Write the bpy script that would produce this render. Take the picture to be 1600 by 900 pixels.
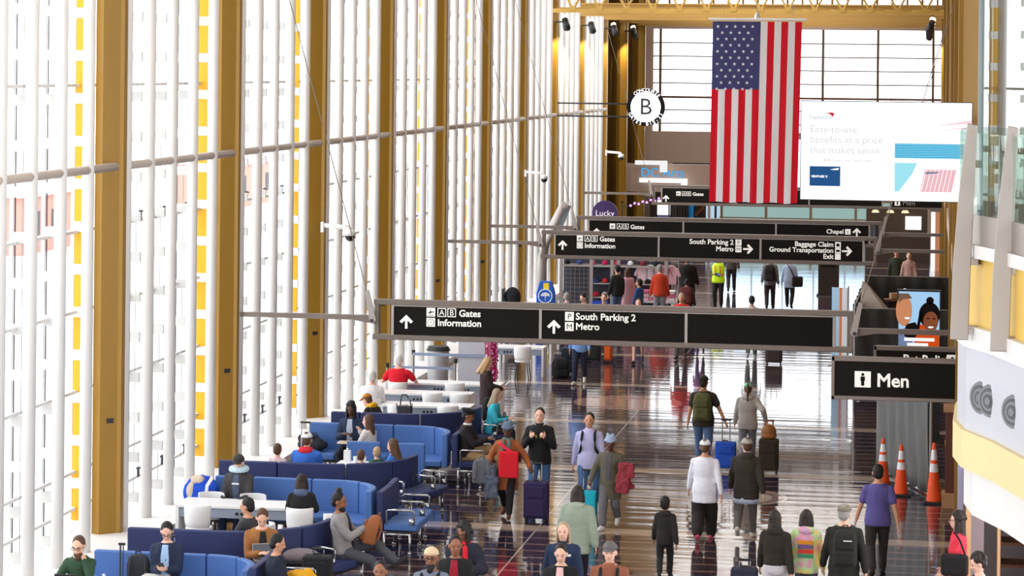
import bpy, bmesh, math, random
from mathutils import Vector, Matrix
for _o in list(bpy.data.objects): bpy.data.objects.remove(_o)
SC = bpy.context.scene; COL = SC.collection
R = math.radians; PI = math.pi
random.seed(7)

# ------------------------------------------------------------------ camera, daylight, exposure
cam_d = bpy.data.cameras.new('camera'); cam = bpy.data.objects.new('camera', cam_d); COL.objects.link(cam)
cam_d.sensor_width = 36.0; cam_d.lens = 36.0*3950/1600
cam_d.shift_y = -345.8/1600                      # view camera kept level, lens dropped
cam_d.clip_end = 600; cam_d.clip_start = 0.5
cam.location = (0, 0, 7.8)
cam.rotation_mode = 'QUATERNION'
cam.rotation_quaternion = (Matrix.Rotation(R(9.3669), 3, 'Z') @ Matrix.Rotation(R(90), 3, 'X') @ Matrix.Rotation(0.0101, 3, 'Z')).to_quaternion()
SC.camera = cam
W = bpy.data.worlds.new('overcast_sky'); SC.world = W; W.use_nodes = True
_bg = W.node_tree.nodes['Background']; _bg.inputs[0].default_value = (0.93, 0.96, 1.0, 1); _bg.inputs[1].default_value = 4.2
SC.view_settings.view_transform = 'Standard'; SC.view_settings.look = 'None'
SC.view_settings.gamma = 1.0; SC.view_settings.use_curve_mapping = False
SC.view_settings.exposure = 0.0
def portal(name, loc, rot, sx, sy):
    l = bpy.data.lights.new(name, 'AREA'); l.shape = 'RECTANGLE'; l.size = sx; l.size_y = sy
    l.cycles.is_portal = True
    o = bpy.data.objects.new(name, l); COL.objects.link(o); o.location = loc; o.rotation_euler = rot
portal('window_daylight', (-14.2, 50, 6), (R(90), 0, R(-90)), 104, 14)
portal('end_daylight', (-6.5, 121.2, 8), (R(90), 0, R(180)), 13, 8)
portal('rear_daylight', (-6, -3, 6), (R(90), 0, 0), 18, 14)
def warm_lamp(name, loc, power, size=0.5, rot=(0, 0, 0), col=(1, .9, .75)):
    l = bpy.data.lights.new(name, 'AREA'); l.energy = power; l.size = size; l.color = col
    o = bpy.data.objects.new(name, l); COL.objects.link(o); o.location = loc; o.rotation_euler = rot

# ------------------------------------------------------------------ materials
_M = {}
def nodes(m): return m.node_tree.nodes, m.node_tree.links
def mat(name, col, rough=.7, metal=0., noise=0., scale=8., emit=0., bump=0., ior=1.45, alpha=1.0):
    if name in _M: return _M[name]
    m = bpy.data.materials.new(name); m.use_nodes = True; N, L = nodes(m)
    b = N['Principled BSDF']; c = (*col, 1)
    b.inputs['Base Color'].default_value = c; b.inputs['Roughness'].default_value = rough
    b.inputs['Metallic'].default_value = metal; b.inputs['IOR'].default_value = ior
    if emit: b.inputs['Emission Color'].default_value = c; b.inputs['Emission Strength'].default_value = emit
    if noise or bump:
        tc = N.new('ShaderNodeTexCoord'); t = N.new('ShaderNodeTexNoise'); t.inputs['Scale'].default_value = scale; t.inputs['Detail'].default_value = 4
        L.new(tc.outputs['Object'], t.inputs['Vector'])
        if noise:
            r = N.new('ShaderNodeMapRange'); r.inputs['To Min'].default_value = 1-noise; r.inputs['To Max'].default_value = 1+noise
            L.new(t.outputs['Fac'], r.inputs['Value'])
            x = N.new('ShaderNodeVectorMath'); x.operation = 'SCALE'; x.inputs[0].default_value = col
            L.new(r.outputs['Result'], x.inputs['Scale']); L.new(x.outputs[0], b.inputs['Base Color'])
        if bump:
            bm = N.new('ShaderNodeBump'); bm.inputs['Strength'].default_value = bump; bm.inputs['Distance'].default_value = .01
            L.new(t.outputs['Fac'], bm.inputs['Height']); L.new(bm.outputs[0], b.inputs['Normal'])
    _M[name] = m; return m
def srgb(r, g, b):
    f = lambda c: (c/255/12.92) if c <= 10 else ((c/255+.055)/1.055)**2.4
    return (f(r), f(g), f(b))
def fabric(r, g, b, noise=.15):
    return mat('fabric_%d_%d_%d' % (r, g, b), srgb(r, g, b), .9, noise=noise, scale=30, bump=.15)
def glass_mat(name, tint=(1, 1, 1), gloss=.04, rough=0.0):
    if name in _M: return _M[name]
    m = bpy.data.materials.new(name); m.use_nodes = True; N, L = nodes(m)
    N.remove(N['Principled BSDF']); out = N['Material Output']
    a = N.new('ShaderNodeBsdfTransparent'); a.inputs[0].default_value = (*tint, 1)
    g = N.new('ShaderNodeBsdfGlossy'); g.inputs['Roughness'].default_value = rough
    mx = N.new('ShaderNodeMixShader'); mx.inputs[0].default_value = gloss; L.new(a.outputs[0], mx.inputs[1]); L.new(g.outputs[0], mx.inputs[2])
    L.new(mx.outputs[0], out.inputs[0]); _M[name] = m; return m
OCHRE = mat('ochre_steel', srgb(150, 112, 34), .45, noise=.05, scale=3)
WHITEP = mat('white_paint', (.80, .785, .77), .5)
BARW = mat('white_frame', (.74, .73, .72), .5); BARG = mat('grey_frame', (.54, .53, .515), .5)
YELP = mat('yellow_panel', srgb(220, 164, 18), .5, noise=.04)
GASK = mat('dark_gasket', (.03, .035, .05), .5)
ALU = mat('sign_aluminium', srgb(128, 116, 108), .42, .35, noise=.12, scale=5)
ALUL = mat('pale_aluminium', srgb(176, 168, 162), .4, .4)
SIGNB = mat('sign_black', (.010, .008, .007), .6); SIGNB.node_tree.nodes['Principled BSDF'].inputs['Specular IOR Level'].default_value = .15
SIGNW = mat('sign_white', (.9, .88, .82), .5, emit=.35)
CHROME = mat('chrome', (.5, .5, .51), .18, .95)
BLUE = mat('blue_upholstery', srgb(74, 112, 176), .6, noise=.1, scale=25)
NAVY = mat('navy_upholstery', srgb(40, 50, 96), .6, noise=.12, scale=25)
BLACKP = mat('black_plastic', (.02, .02, .022), .45)
DARKM = mat('dark_metal', (.05, .05, .055), .4, .6)
STEEL = mat('brushed_steel', srgb(160, 152, 145), .38, .6, noise=.06, scale=4)
GLASS = glass_mat('window_glass')
TWHITE = mat('table_white', (.85, .85, .86), .35)
GREYP = mat('grey_laminate', srgb(150, 160, 178), .4)

# ------------------------------------------------------------------ mesh builder
class MB:
    def __init__(s): s.v = []; s.f = []; s.mi = []
    def add(s, vs, fs, mi=0):
        o = len(s.v); s.v += [tuple(p) for p in vs]
        for f in fs: s.f.append([i+o for i in f]); s.mi.append(mi)
        return s
    def box(s, c, d, rz=0., mi=0, rx=0., ry=0.):
        m = Matrix.Rotation(rz, 3, 'Z') @ Matrix.Rotation(ry, 3, 'Y') @ Matrix.Rotation(rx, 3, 'X'); c = Vector(c)
        vs = [c + m @ Vector((x*d[0]/2, y*d[1]/2, z*d[2]/2)) for z in (-1, 1) for x, y in ((-1, -1), (1, -1), (1, 1), (-1, 1))]
        return s.add(vs, [(3, 2, 1, 0), (4, 5, 6, 7), (0, 1, 5, 4), (1, 2, 6, 5), (2, 3, 7, 6), (3, 0, 4, 7)], mi)
    def bb(s, x0, x1, y0, y1, z0, z1, mi=0): return s.box(((x0+x1)/2, (y0+y1)/2, (z0+z1)/2), (x1-x0, y1-y0, z1-z0), mi=mi)
    def rings(s, rs, mi=0, caps=True, closed=True):
        n = len(rs[0]); vs = [p for r in rs for p in r]; fs = []
        for k in range(len(rs)-1):
            for i in range(n if closed else n-1):
                j = (i+1) % n; fs.append((k*n+i, k*n+j, (k+1)*n+j, (k+1)*n+i))
        if caps: fs.append(tuple(reversed(range(n)))); fs.append(tuple((len(rs)-1)*n+i for i in range(n)))
        return s.add(vs, fs, mi)
    def cyl(s, a, b, r0, r1=None, n=12, mi=0):
        r1 = r0 if r1 is None else r1; a = Vector(a); b = Vector(b); d = (b-a)
        if d.length < 1e-6: return s
        q = d.to_track_quat('Z', 'Y').to_matrix()
        c = [Vector((math.cos(2*PI*i/n), math.sin(2*PI*i/n), 0)) for i in range(n)]
        return s.rings([[a+q@(v*r0) for v in c], [b+q@(v*r1) for v in c]], mi)
    def cap(s, a, b, r0, r1=None, n=10):                         # capsule with round ends
        r1 = r0 if r1 is None else r1; a = Vector(a); b = Vector(b); d = b-a
        if d.length < 1e-6: d = Vector((0, 0, 1e-4)); b = a+d
        q = d.to_track_quat('Z', 'Y').to_matrix(); u = d.normalized()
        c = [Vector((math.cos(2*PI*i/n), math.sin(2*PI*i/n), 0)) for i in range(n)]
        rs = []
        for t in (-80, -45, 0): rs.append([a+u*(r0*math.sin(R(t)))+q@(v*(r0*math.cos(R(t)))) for v in c])
        for t in (0, 45, 80): rs.append([b+u*(r1*math.sin(R(t)))+q@(v*(r1*math.cos(R(t)))) for v in c])
        return s.rings(rs)
    def ell(s, c, r, m=None, n=12, k=8, mi=0):
        m = m or Matrix.Identity(3); c = Vector(c); rs = []
        for j in range(k+1):
            t = -PI/2+PI*j/k; t = max(-1.5, min(1.5, t))
            rs.append([c+m@Vector((r[0]*math.cos(t)*math.cos(2*PI*i/n), r[1]*math.cos(t)*math.sin(2*PI*i/n), r[2]*math.sin(t))) for i in range(n)])
        return s.rings(rs, mi)
    def tube(s, pts, r, n=8, mi=0):
        pts = [Vector(p) for p in pts]; rs = []
        for i, p in enumerate(pts):
            d = (pts[min(i+1, len(pts)-1)]-pts[max(i-1, 0)]).normalized()
            up = Vector((0, 0, 1)) if abs(d.z) < .95 else Vector((0, 1, 0))
            x = d.cross(up).normalized(); y = x.cross(d)
            rs.append([p+x*(r*math.cos(2*PI*k/n))+y*(r*math.sin(2*PI*k/n)) for k in range(n)])
        return s.rings(rs, mi)
    def prism(s, pts, z0, z1, mi=0):                              # plan outline, counter-clockwise
        n = len(pts); return s.rings([[(x, y, z0) for x, y in pts], [(x, y, z1) for x, y in pts]], mi)
    def prismy(s, pts, y0, y1, mi=0):                             # outline in x,z extruded along y
        return s.rings([[(x, y0, z) for x, z in pts], [(x, y1, z) for x, z in pts]], mi)
    def obj(s, name, m, parent=None, smooth=False, bevel=0., seg=2, **mods):
        me = bpy.data.meshes.new(name); me.from_pydata(s.v, [], s.f)
        for x in (m if isinstance(m, (list, tuple)) else [m]): me.materials.append(x)
        me.polygons.foreach_set('material_index', s.mi)
        bm = bmesh.new(); bm.from_mesh(me); bmesh.ops.recalc_face_normals(bm, faces=bm.faces); bm.to_mesh(me); bm.free()
        if smooth: me.polygons.foreach_set('use_smooth', [True]*len(me.polygons))
        o = bpy.data.objects.new(name, me); COL.objects.link(o); o.parent = parent
        if bevel:
            b = o.modifiers.new('b', 'BEVEL'); b.width = bevel; b.segments = seg; b.limit_method = 'ANGLE'; b.angle_limit = R(40)
            me.polygons.foreach_set('use_smooth', [True]*len(me.polygons)); b.harden_normals = True
        return o
def tag(o, label, cat, group=None):
    o['label'] = label; o['category'] = cat
    if group: o['group'] = group
    return o
def thing(name, label, cat, loc=(0, 0, 0), rz=0., group=None):
    o = bpy.data.objects.new(name, None); COL.objects.link(o); o.location = loc; o.rotation_euler = (0, 0, rz); o.empty_display_size = .1
    return tag(o, label, cat, group)
def struct(o): o['kind'] = 'structure'; return o
def dup(root, loc=None, rz=None, label=None):
    def cp(o, par):
        c = o.copy(); COL.objects.link(c); c.parent = par
        for ch in o.children: cp(ch, c)
        return c
    r = cp(root, None)
    if loc is not None: r.location = loc
    if rz is not None: r.rotation_euler = (0, 0, rz)
    if label: r['label'] = label
    return r
def text(s, parent, loc, size, m, align='LEFT', name='lettering', bold=.0, rot=(R(90), 0, 0), ext=.004):
    c = bpy.data.curves.new(name, 'FONT'); c.body = s; c.size = size; c.align_x = align; c.extrude = ext; c.bevel_depth = bold; c.bevel_resolution = 0
    c.resolution_u = 3
    c.materials.append(m); o = bpy.data.objects.new(name, c); COL.objects.link(o); o.parent = parent; o.location = loc; o.rotation_euler = rot
    return o

# ------------------------------------------------------------------ floor
def floor_mat():
    m = bpy.data.materials.new('polished_terrazzo'); m.use_nodes = True; N, L = nodes(m); b = N['Principled BSDF']
    tc = N.new('ShaderNodeTexCoord'); sp = N.new('ShaderNodeSeparateXYZ'); L.new(tc.outputs['Object'], sp.inputs[0])
    def val(v):
        return v
    def mth(op, a, b_=None, c=None):
        n = N.new('ShaderNodeMath'); n.operation = op
        for i, x in enumerate((a, b_, c)):
            if x is None: continue
            if isinstance(x, (int, float)): n.inputs[i].default_value = x
            else: L.new(x, n.inputs[i])
        return n.outputs[0]
    X, Y = sp.outputs[0], sp.outputs[1]
    def stripe(s, off, per, w): return mth('LESS_THAN', mth('FRACT', mth('DIVIDE', mth('SUBTRACT', s, off), per)), w/per)
    def mix(f, a, bcol):
        n = N.new('ShaderNodeMix'); n.data_type = 'RGBA'; L.new(f, n.inputs[0])
        if isinstance(a, tuple): n.inputs[6].default_value = (*a, 1)
        else: L.new(a, n.inputs[6])
        n.inputs[7].default_value = (*bcol, 1); return n.outputs[2]
    cell = N.new('ShaderNodeTexChecker'); mp = N.new('ShaderNodeMapping'); mp.inputs['Scale'].default_value = (1/3.25, 1/3.25, 1); mp.inputs['Location'].default_value = (-.015, .01, .5)
    L.new(tc.outputs['Object'], mp.inputs[0]); L.new(mp.outputs[0], cell.inputs['Vector']); cell.inputs['Scale'].default_value = 1
    cell.inputs[1].default_value = (.026, .020, .038, 1); cell.inputs[2].default_value = (.050, .033, .036, 1)
    c = cell.outputs[0]
    c = mix(stripe(Y, .1, .55, .075), c, (.26, .15, .13))
    c = mix(stripe(Y, 42.02, 6.5, .5), c, (.42, .32, .25))
    c = mix(mth('LESS_THAN', mth('ABSOLUTE', mth('ADD', X, 6.455)), .014), c, (.45, .40, .36))
    def disc(cx, cy, r):
        d = mth('SQRT', mth('ADD', mth('POWER', mth('SUBTRACT', X, cx), 2.0), mth('POWER', mth('SUBTRACT', Y, cy), 2.0)))
        return mth('LESS_THAN', d, r)
    for cx, cy, r, col in ((-6.85, 58.6, 1.27, (.34, .2, .17)), (-3.32, 46.15, .86, (.5, .42, .38)), (-3.32, 46.15, .8, (.3, .2, .18)), (-3.32, 46.15, .58, (.5, .45, .36)),
                           (-7.75, 45.42, .32, (.5, .45, .4)), (-7.75, 45.42, .27, (.22, .15, .14))):
        c = mix(disc(cx, cy, r), c, col)
    no = N.new('ShaderNodeTexNoise'); no.inputs['Scale'].default_value = 60; L.new(tc.outputs['Object'], no.inputs['Vector'])
    mr = N.new('ShaderNodeMapRange'); mr.inputs['To Min'].default_value = .7; mr.inputs['To Max'].default_value = 1.3; L.new(no.outputs['Fac'], mr.inputs['Value'])
    sc = N.new('ShaderNodeVectorMath'); sc.operation = 'SCALE'; L.new(c, sc.inputs[0]); L.new(mr.outputs[0], sc.inputs['Scale'])
    L.new(sc.outputs[0], b.inputs['Base Color'])
    b.inputs['Roughness'].default_value = .075; b.inputs['IOR'].default_value = 2.05
    m2 = N.new('ShaderNodeMapping'); m2.inputs['Scale'].default_value = (.28, 3.0, 1); L.new(tc.outputs['Object'], m2.inputs[0])
    nb = N.new('ShaderNodeTexNoise'); nb.inputs['Scale'].default_value = 1.0; nb.inputs['Detail'].default_value = 1.2; L.new(m2.outputs[0], nb.inputs['Vector'])
    bp = N.new('ShaderNodeBump'); bp.inputs['Strength'].default_value = 1.0; bp.inputs['Distance'].default_value = .0066
    L.new(nb.outputs['Fac'], bp.inputs['Height']); L.new(bp.outputs[0], b.inputs['Normal'])
    return m
struct(MB().bb(-13.7, 6, -2, 121, -.3, 0).obj('floor', floor_mat()))
struct(MB().bb(-90, -13.9, -30, 260, -1.2, -.9).obj('ground', mat('apron_concrete', (.6, .6, .58), .9)))

# ------------------------------------------------------------------ left window wall
BAY = 6.97; C0 = 39.5
def column(name, x, y, label, side=1):
    t = thing(name, label, 'column', (x, y, 0), 0, 'ochre columns along the window wall' if side > 0 else 'ochre columns on the shop side')
    # chamfered steel column, the chamfers facing the glass and the hall
    s = side
    pts = [(-.225*s, .05), (-.085*s, 0), (.14*s, .20), (.21*s, .20), (.21*s, .45), (-.225*s, .45)]
    if s < 0: pts = pts[::-1]
    MB().prism(pts, 0, 12.9).obj('shaft', OCHRE, t)
    MB().bb(-.26, .26, -.04, .48, 0, .05).obj('base_plate', OCHRE, t)
    if s > 0: MB().box((.05, .118, 1.96), (.12, .014, .08), R(39.8)).obj('number_plate', BLACKP, t)
    return t
ordn = ['first', 'second', 'third', 'fourth', 'fifth', 'sixth', 'seventh', 'eighth', 'ninth', 'tenth', 'eleventh', 'twelfth']
for n in range(-1, 12):
    if n < 0: lab = 'ochre steel column just outside the left edge of the view'
    else: lab = 'ochre steel column on the window side, %s counted from the left edge' % ordn[n]
    if n >= 0: column('steel_column', -13.17, C0+BAY*n, lab)
TRANS_Z = 6.11
for n in range(-6, 9):                                  # each bay of glazing is one window
    y0 = C0+BAY*n; y1 = y0+BAY
    w = thing('window_%d' % (n+7), 'tall white framed window bay', 'window', (0, y0, 0)); del w['category']; struct(w)
    fr = MB()
    for k in range(5): fr.bb(-13.76, -13.70, -.06+1.394*k, -.02+1.394*k, 0, 12.7)
    for z in (.52, 1.12, 2.42, 3.72, 5.02, 7.4, 10): fr.bb(-13.74, -13.62, -.05, BAY-.05, z, z+.05)
    fr.obj('window_frame', BARW, w)
    MB().add([(-13.72, -.05, .1), (-13.72, BAY-.05, .1), (-13.72, BAY-.05, 12.7), (-13.72, -.05, 12.7)], [(0, 1, 2, 3)]).obj('glazing', GLASS, w)
    fb = MB(); gk = MB(); yp = MB()
    for k in range(5):
        y = -.07+1.394*k; z = .18
        while z < 12.6:
            fb.bb(-13.70, -13.46, y-.03, y+.03, z, z+.17, 1 if k else 0)
            if k == 0: yp.bb(-13.68, -13.475, y-.02, y+.03, z+.17, z+.695)
            z += .695
        if k: gk.bb(-13.668, -13.652, y-.02, y+.0, .2, 12.6); gk.bb(-13.545, -13.538, y-.02, y+.0, .2, 12.6, 1)
    fb.obj('outrigger_bar', [WHITEP, BARG], w); gk.obj('gasket', [GASK, mat('grey_gasket', (.35, .33, .34), .5)], w); yp.obj('spandrel_panel', YELP, w)
    for i in range(5): MB().cyl((-13.0, .45+1.27*i, .12), (-13.0, .45+1.27*i, 12.9), .095, n=20).obj('mullion_tube', WHITEP, w, smooth=True)
    MB().cyl((-13.0, .5, TRANS_Z), (-13.0, BAY-.1, TRANS_Z), .07, n=14).obj('transom_tube', mat('transom_grey', srgb(190, 178, 168), .5), w, smooth=True)
    MB().bb(-13.76, -12.35, -.0, BAY, 0, .12).obj('window_sill', WHITEP, w)
    hd = MB()
    for k in range(1, 5):
        y = .35+1.394*k
        for z in (.57, 5.07): hd.bb(-13.62, -13.58, y, y+.03, z-.02, z+.16); hd.bb(-13.62, -13.56, y-.06, y+.06, z+.12, z+.15)
    hd.obj('window_handle', DARKM, w)
DKW = mat('brown_wall', srgb(66, 46, 18), .9, noise=.1, scale=2); DKW.node_tree.nodes['Principled BSDF'].inputs['Specular IOR Level'].default_value = 0
TANW = mat('tan_panel', srgb(196, 172, 156), .7, noise=.05, scale=2)
struct(MB().bb(-13.9, -13.62, C0+BAY*9+.3, 121, 0, 13).obj('wall_left', DKW))

struct(MB().bb(-13.9, 6, -2.3, -2, 6.2, 13).obj('rear_light_block', TANW))  # unseen wall added behind the camera to hold back rear daylight
struct(MB().bb(-13.5, 6, -2, 4, 5.8, 6.2).obj('trim_20', TANW))  # unseen deck slab under the camera, added to block low rear light
# ------------------------------------------------------------------ end wall with its big window
ew = MB()
ew.bb(-13.9, -12.98, 120, 120.5, 0, 13); ew.bb(.58, 6, 120, 120.5, 0, 13)
ew.bb(-12.98, .58, 120, 120.5, 9.68, 10.35); ew.bb(-12.98, .58, 120, 120.5, 12.5, 13); ew.bb(-12.98, .58, 120, 120.5, 0, 1.9); ew.bb(-12.98, -9.7, 120, 120.5, 1.9, 4.8); ew.bb(-9.7, .58, 120, 120.5, 4.5, 4.8)
struct(ew.obj('wall_end', TANW))
w = thing('window_20', 'wide end window', 'window', (0, 120, 0)); del w['category']; struct(w)
f = MB()
for i in range(6): f.bb(-12.64+2.567*i-.06, -12.64+2.567*i+.06, .05, .25, 4.8, 9.68)
for i in range(8): f.bb(-12.98, .58, .1, .2, 9.02-.64*i-.03, 9.02-.64*i+.03)
f.bb(-12.98, .58, .02, .22, 6.38, 6.47)
f.obj('window_frame', mat('end_frame', srgb(120, 92, 72), .6), w)
MB().bb(-12.98, .58, .16, .17, 4.8, 9.68).obj('glazing', GLASS, w)
MB().bb(-12.98, .58, .16, .17, 10.35, 12.5).obj('clerestory_glazing', GLASS, w)
f = MB()
for i in range(20): f.bb(-12.98+.7*i, -12.98+.7*i+.1, .05, .2, 10.35, 12.5)
f.obj('clerestory_frame', OCHRE, w)
w = thing('window_21', 'lower end window', 'window', (0, 120, 0)); del w['category']; struct(w)
f = MB()
for i in range(8): f.bb(-9.7+1.46*i, -9.64+1.46*i, .05, .2, 1.9, 4.5)
f.obj('window_frame', OCHRE, w); MB().bb(-9.7, .58, .16, .17, 1.9, 4.5).obj('glazing', glass_mat('blue_glass', (.72, .82, .92)), w)
for i, (x, y) in enumerate(((-42, 113), (-43, 152))):
    b = thing('brick_building', 'low pinkish brick building outside the windows, %s' % ('nearer one' if i == 0 else 'farther one'), 'building', (x, y, -.9))
    MB().bb(-2, 2, -5, 5, 0, 2.6).obj('wall', mat('pink_brick', srgb(196, 140, 128), .9, noise=.1), b); MB().bb(-2.2, 2.2, -5.2, 5.2, 2.6, 2.8).obj('roof', WHITEP, b)
    for k in range(3): MB().bb(1.98, 2.03, -4+3*k, -2.6+3*k, .8, 1.9).obj('window', GASK, b)
# ------------------------------------------------------------------ right side: columns, wall
for n, lab in ((1, 'right-hand brown column rising beside the big screen'), (2, 'brown column behind the big screen, second along the shop side'), (3, 'brown column on the shop side, third along'),
               (5, 'brown column on the shop side beyond the wide sign'), (7, 'brown column on the shop side near the truss'), (9, 'brown column on the shop side close to the end window')):
    column('steel_column', .66, C0+BAY*(n-1), lab, -1)
struct(MB().bb(2.2, 2.5, 37, 120.2, 0, 13).obj('wall_right', mat('right_wall', srgb(150, 120, 95), .8, noise=.08, scale=1.5)))
pn = MB()
for i in range(40): pn.bb(.95, 1.0, 41+i*2, 42.2+i*2, 4.2, 12.9)
struct(pn.obj('trim_1', OCHRE))
struct(MB().bb(.5, 2.3, 47, 120, 3.7, 4.2).obj('trim_2', TANW))

# ------------------------------------------------------------------ ceiling with skylights, beams and truss
CEIL = mat('ceiling_ochre', srgb(190, 150, 80), .7)
ce = MB(); y = -2.
while y < 121:
    ce.bb(-14, 6, y, y+(5.2 if y < 80 else 2.4), 12.9, 13.2); y += BAY
ce.bb(-14, -10.5, -2, 121, 12.9, 13.2); ce.bb(-2.5, 6, -2, 121, 12.9, 13.2)
struct(ce.obj('ceiling', CEIL))
for i, y in enumerate((95.3, 102.2, 109.2, 116.2)):
    b = MB(); b.bb(-13.3, .8, y-.12, y+.12, 9.75, 9.80); b.bb(-13.3, .8, y-.02, y+.02, 9.8, 10.2); b.bb(-13.3, .8, y-.12, y+.12, 10.2, 10.25)
    tag(b.obj('roof_beam', CEIL), 'ochre roof beam across the hall, %s behind the open truss' % ordn[i], 'beam', 'ochre roof beams')
TRU = mat('truss_ochre', srgb(204, 164, 82), .5)
def truss(y):
    t = thing('roof_truss', 'open ochre steel roof truss spanning the hall above the flag', 'truss', (0, y, 9.72))
    MB().bb(-13.3, .85, -.1, .1, 0, .14).obj('bottom_chord', TRU, t)
    MB().bb(-13.3, .85, .5, .6, .12, .2).obj('rear_chord', TRU, t)
    MB().bb(-13.3, .85, -.1, .1, .95, 1.1).obj('top_chord', TRU, t)
    wb = MB(); n = 15; s = 14.1/n
    for i in range(n):
        x = -13.3+s*i
        wb.cyl((x, 0, .1), (x+s/2, .0, 1.0), .045, n=6); wb.cyl((x+s/2, 0, 1.0), (x+s, 0, .1), .045, n=6)
        wb.box((x, 0, .16), (.2, .24, .16)); wb.cyl((x, 0, .1), (x+s/2, .55, .16), .03, n=6); wb.cyl((x+s/2, .55, .16), (x+s, 0, .1), .03, n=6)
    wb.obj('web_member', TRU, t)
truss(88.0)
# ------------------------------------------------------------------ overhead direction signs
def arrow_pts(cx, cz, s, d):
    p = [(-.09, -.5), (.09, -.5), (.09, .12), (.33, -.12), (.5, .02), (0, .5), (-.5, .02), (-.33, -.12), (-.09, .12)]
    if d == 'right': p = [(z, -x) for x, z in p]
    return [(cx+x*s, cz+z*s) for x, z in p]
def squares(t, items, yf=-.075):
    """items: (x, z, side, glyph, style) pictogram squares on the sign face"""
    for x, z, sd, g, st in items:
        m = MB()
        if st == 'solid': m.bb(x, x+sd, yf-.004, yf, z, z+sd)
        else:
            k = sd*.09
            m.bb(x, x+sd, yf-.004, yf, z, z+k); m.bb(x, x+sd, yf-.004, yf, z+sd-k, z+sd); m.bb(x, x+k, yf-.004, yf, z, z+sd); m.bb(x+sd-k, x+sd, yf-.004, yf, z, z+sd)
        m.obj('pictogram', SIGNW, t)
        col = SIGNB if st == 'solid' else SIGNW
        if g == 'plane':
            q = [(.1, .42), (.35, .42), (.22, .3), (.32, .3), (.55, .44), (.85, .5), (.9, .58), (.8, .6), (.55, .56), (.42, .72), (.34, .72), (.4, .54), (.2, .5)]
            mm = MB().prismy([(x+a*sd, z+b*sd) for a, b in q], yf-.007, yf-.003); mm.bb(x+.12*sd, x+.88*sd, yf-.007, yf-.003, z+.14*sd, z+.2*sd); mm.obj('pictogram', SIGNB, t)
        elif g == 'man':
            mm = MB().ell((x+.5*sd, yf-.005, z+.80*sd), (.1*sd, .003, .1*sd)); mm.bb(x+.36*sd, x+.64*sd, yf-.007, yf-.003, z+.40*sd, z+.68*sd); mm.bb(x+.40*sd, x+.6*sd, yf-.007, yf-.003, z+.1*sd, z+.42*sd)
            mm.obj('pictogram', SIGNB, t)
        elif g == 'bag':
            MB().bb(x+.2*sd, x+.8*sd, yf-.007, yf-.003, z+.2*sd, z+.65*sd).bb(x+.38*sd, x+.62*sd, yf-.007, yf-.003, z+.65*sd, z+.8*sd).obj('pictogram', SIGNB, t)
        elif g == 'bus':
            MB().bb(x+.15*sd, x+.85*sd, yf-.007, yf-.003, z+.35*sd, z+.7*sd).bb(x+.25*sd, x+.38*sd, yf-.007, yf-.003, z+.22*sd, z+.35*sd).bb(x+.62*sd, x+.75*sd, yf-.007, yf-.003, z+.22*sd, z+.35*sd).obj('pictogram', SIGNB, t)
        elif g == 'q':
            MB().tube([(x+sd*(.5+.38*math.cos(a*PI/8)), yf-.005, z+sd*(.5+.38*math.sin(a*PI/8))) for a in range(17)], .03*sd, 6).obj('pictogram', SIGNB, t)
            text('?', t, (x+sd*.5, yf-.006, z+sd*.28), sd*.62, SIGNB, 'CENTER', 'lettering', ext=.002)
        elif g: text(g, t, (x+sd*.5, yf-.006, z+sd*.19), sd*.9, col, 'CENTER', 'lettering', bold=0, ext=.002)
def gantry(Y, label, mats):
    t = thing('overhead_sign', label, 'sign', (0, Y, 0), 0, 'overhead direction signs')
    x0, x1 = -10.33, -1.32
    MB().bb(x0, x1, -.09, .09, 3.27, 3.37).obj('top_rail', ALU, t, bevel=.012)
    MB().bb(x0-.02, x1, -.09, .09, 2.61, 2.71).obj('bottom_rail', ALU, t, bevel=.012)
    for x in (x0+.06, -9.965, -7.135, -4.4, -1.675, x1-.05):
        wd = .035 if -10 < x < -1.5 else .06
        MB().bb(x-wd/2-.008, x+wd/2+.008, -.085, .085, 2.7, 3.28).obj('post', ALUL if wd < .05 else ALU, t)
    for a, b in ((-9.94, -7.155), (-7.115, -4.42), (-4.38, -1.695)):
        MB().bb(a, b, -.07, .07, 2.715, 3.255).obj('panel', SIGNB, t)
        MB().bb(a, b, -.078, -.07, 3.25, 3.268).obj('panel_edge', ALUL, t)
    for s, bx, ex in ((1, x0, -13.02), (-1, x1, .46)):
        d = -s
        MB().prismy([(bx+d*.16, 3.52), (bx+d*.09, 3.55), (bx-d*.06, 2.98), (bx-d*.01, 2.92), (bx+d*.06, 2.92)][::s], -.15, -.10).obj('pivot_plate', ALUL, t)
        MB().cyl((bx+d*.02, -.17, 2.97), (bx+d*.02, -.1, 2.97), .035).obj('pivot_bolt', DARKM, t)
        MB().prismy([(bx, 2.90), (bx, 3.06), (bx+d*.42, 3.06), (ex, 3.06), (ex, 2.97), (bx+d*.42, 2.97)][::s], -.06, .06).obj('support_arm', ALU, t)
        MB().cyl((bx+d*.13, -.12, 3.53), ((-12.95, -.12, 12.3) if s > 0 else (.5, -.12, 9.2)), .009, n=6).obj('tie_rod', ALU, t)
    for kind, *a in mats:
        if kind == 'text': text(a[0], t, (a[1], -.076, a[2]), a[3], SIGNW, a[4], bold=.004)
        elif kind == 'arrow': MB().prismy(arrow_pts(*a), -.078, -.07).obj('arrow', SIGNW, t)
        elif kind == 'sq': squares(t, [a])
    return t
LS = .178
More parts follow.
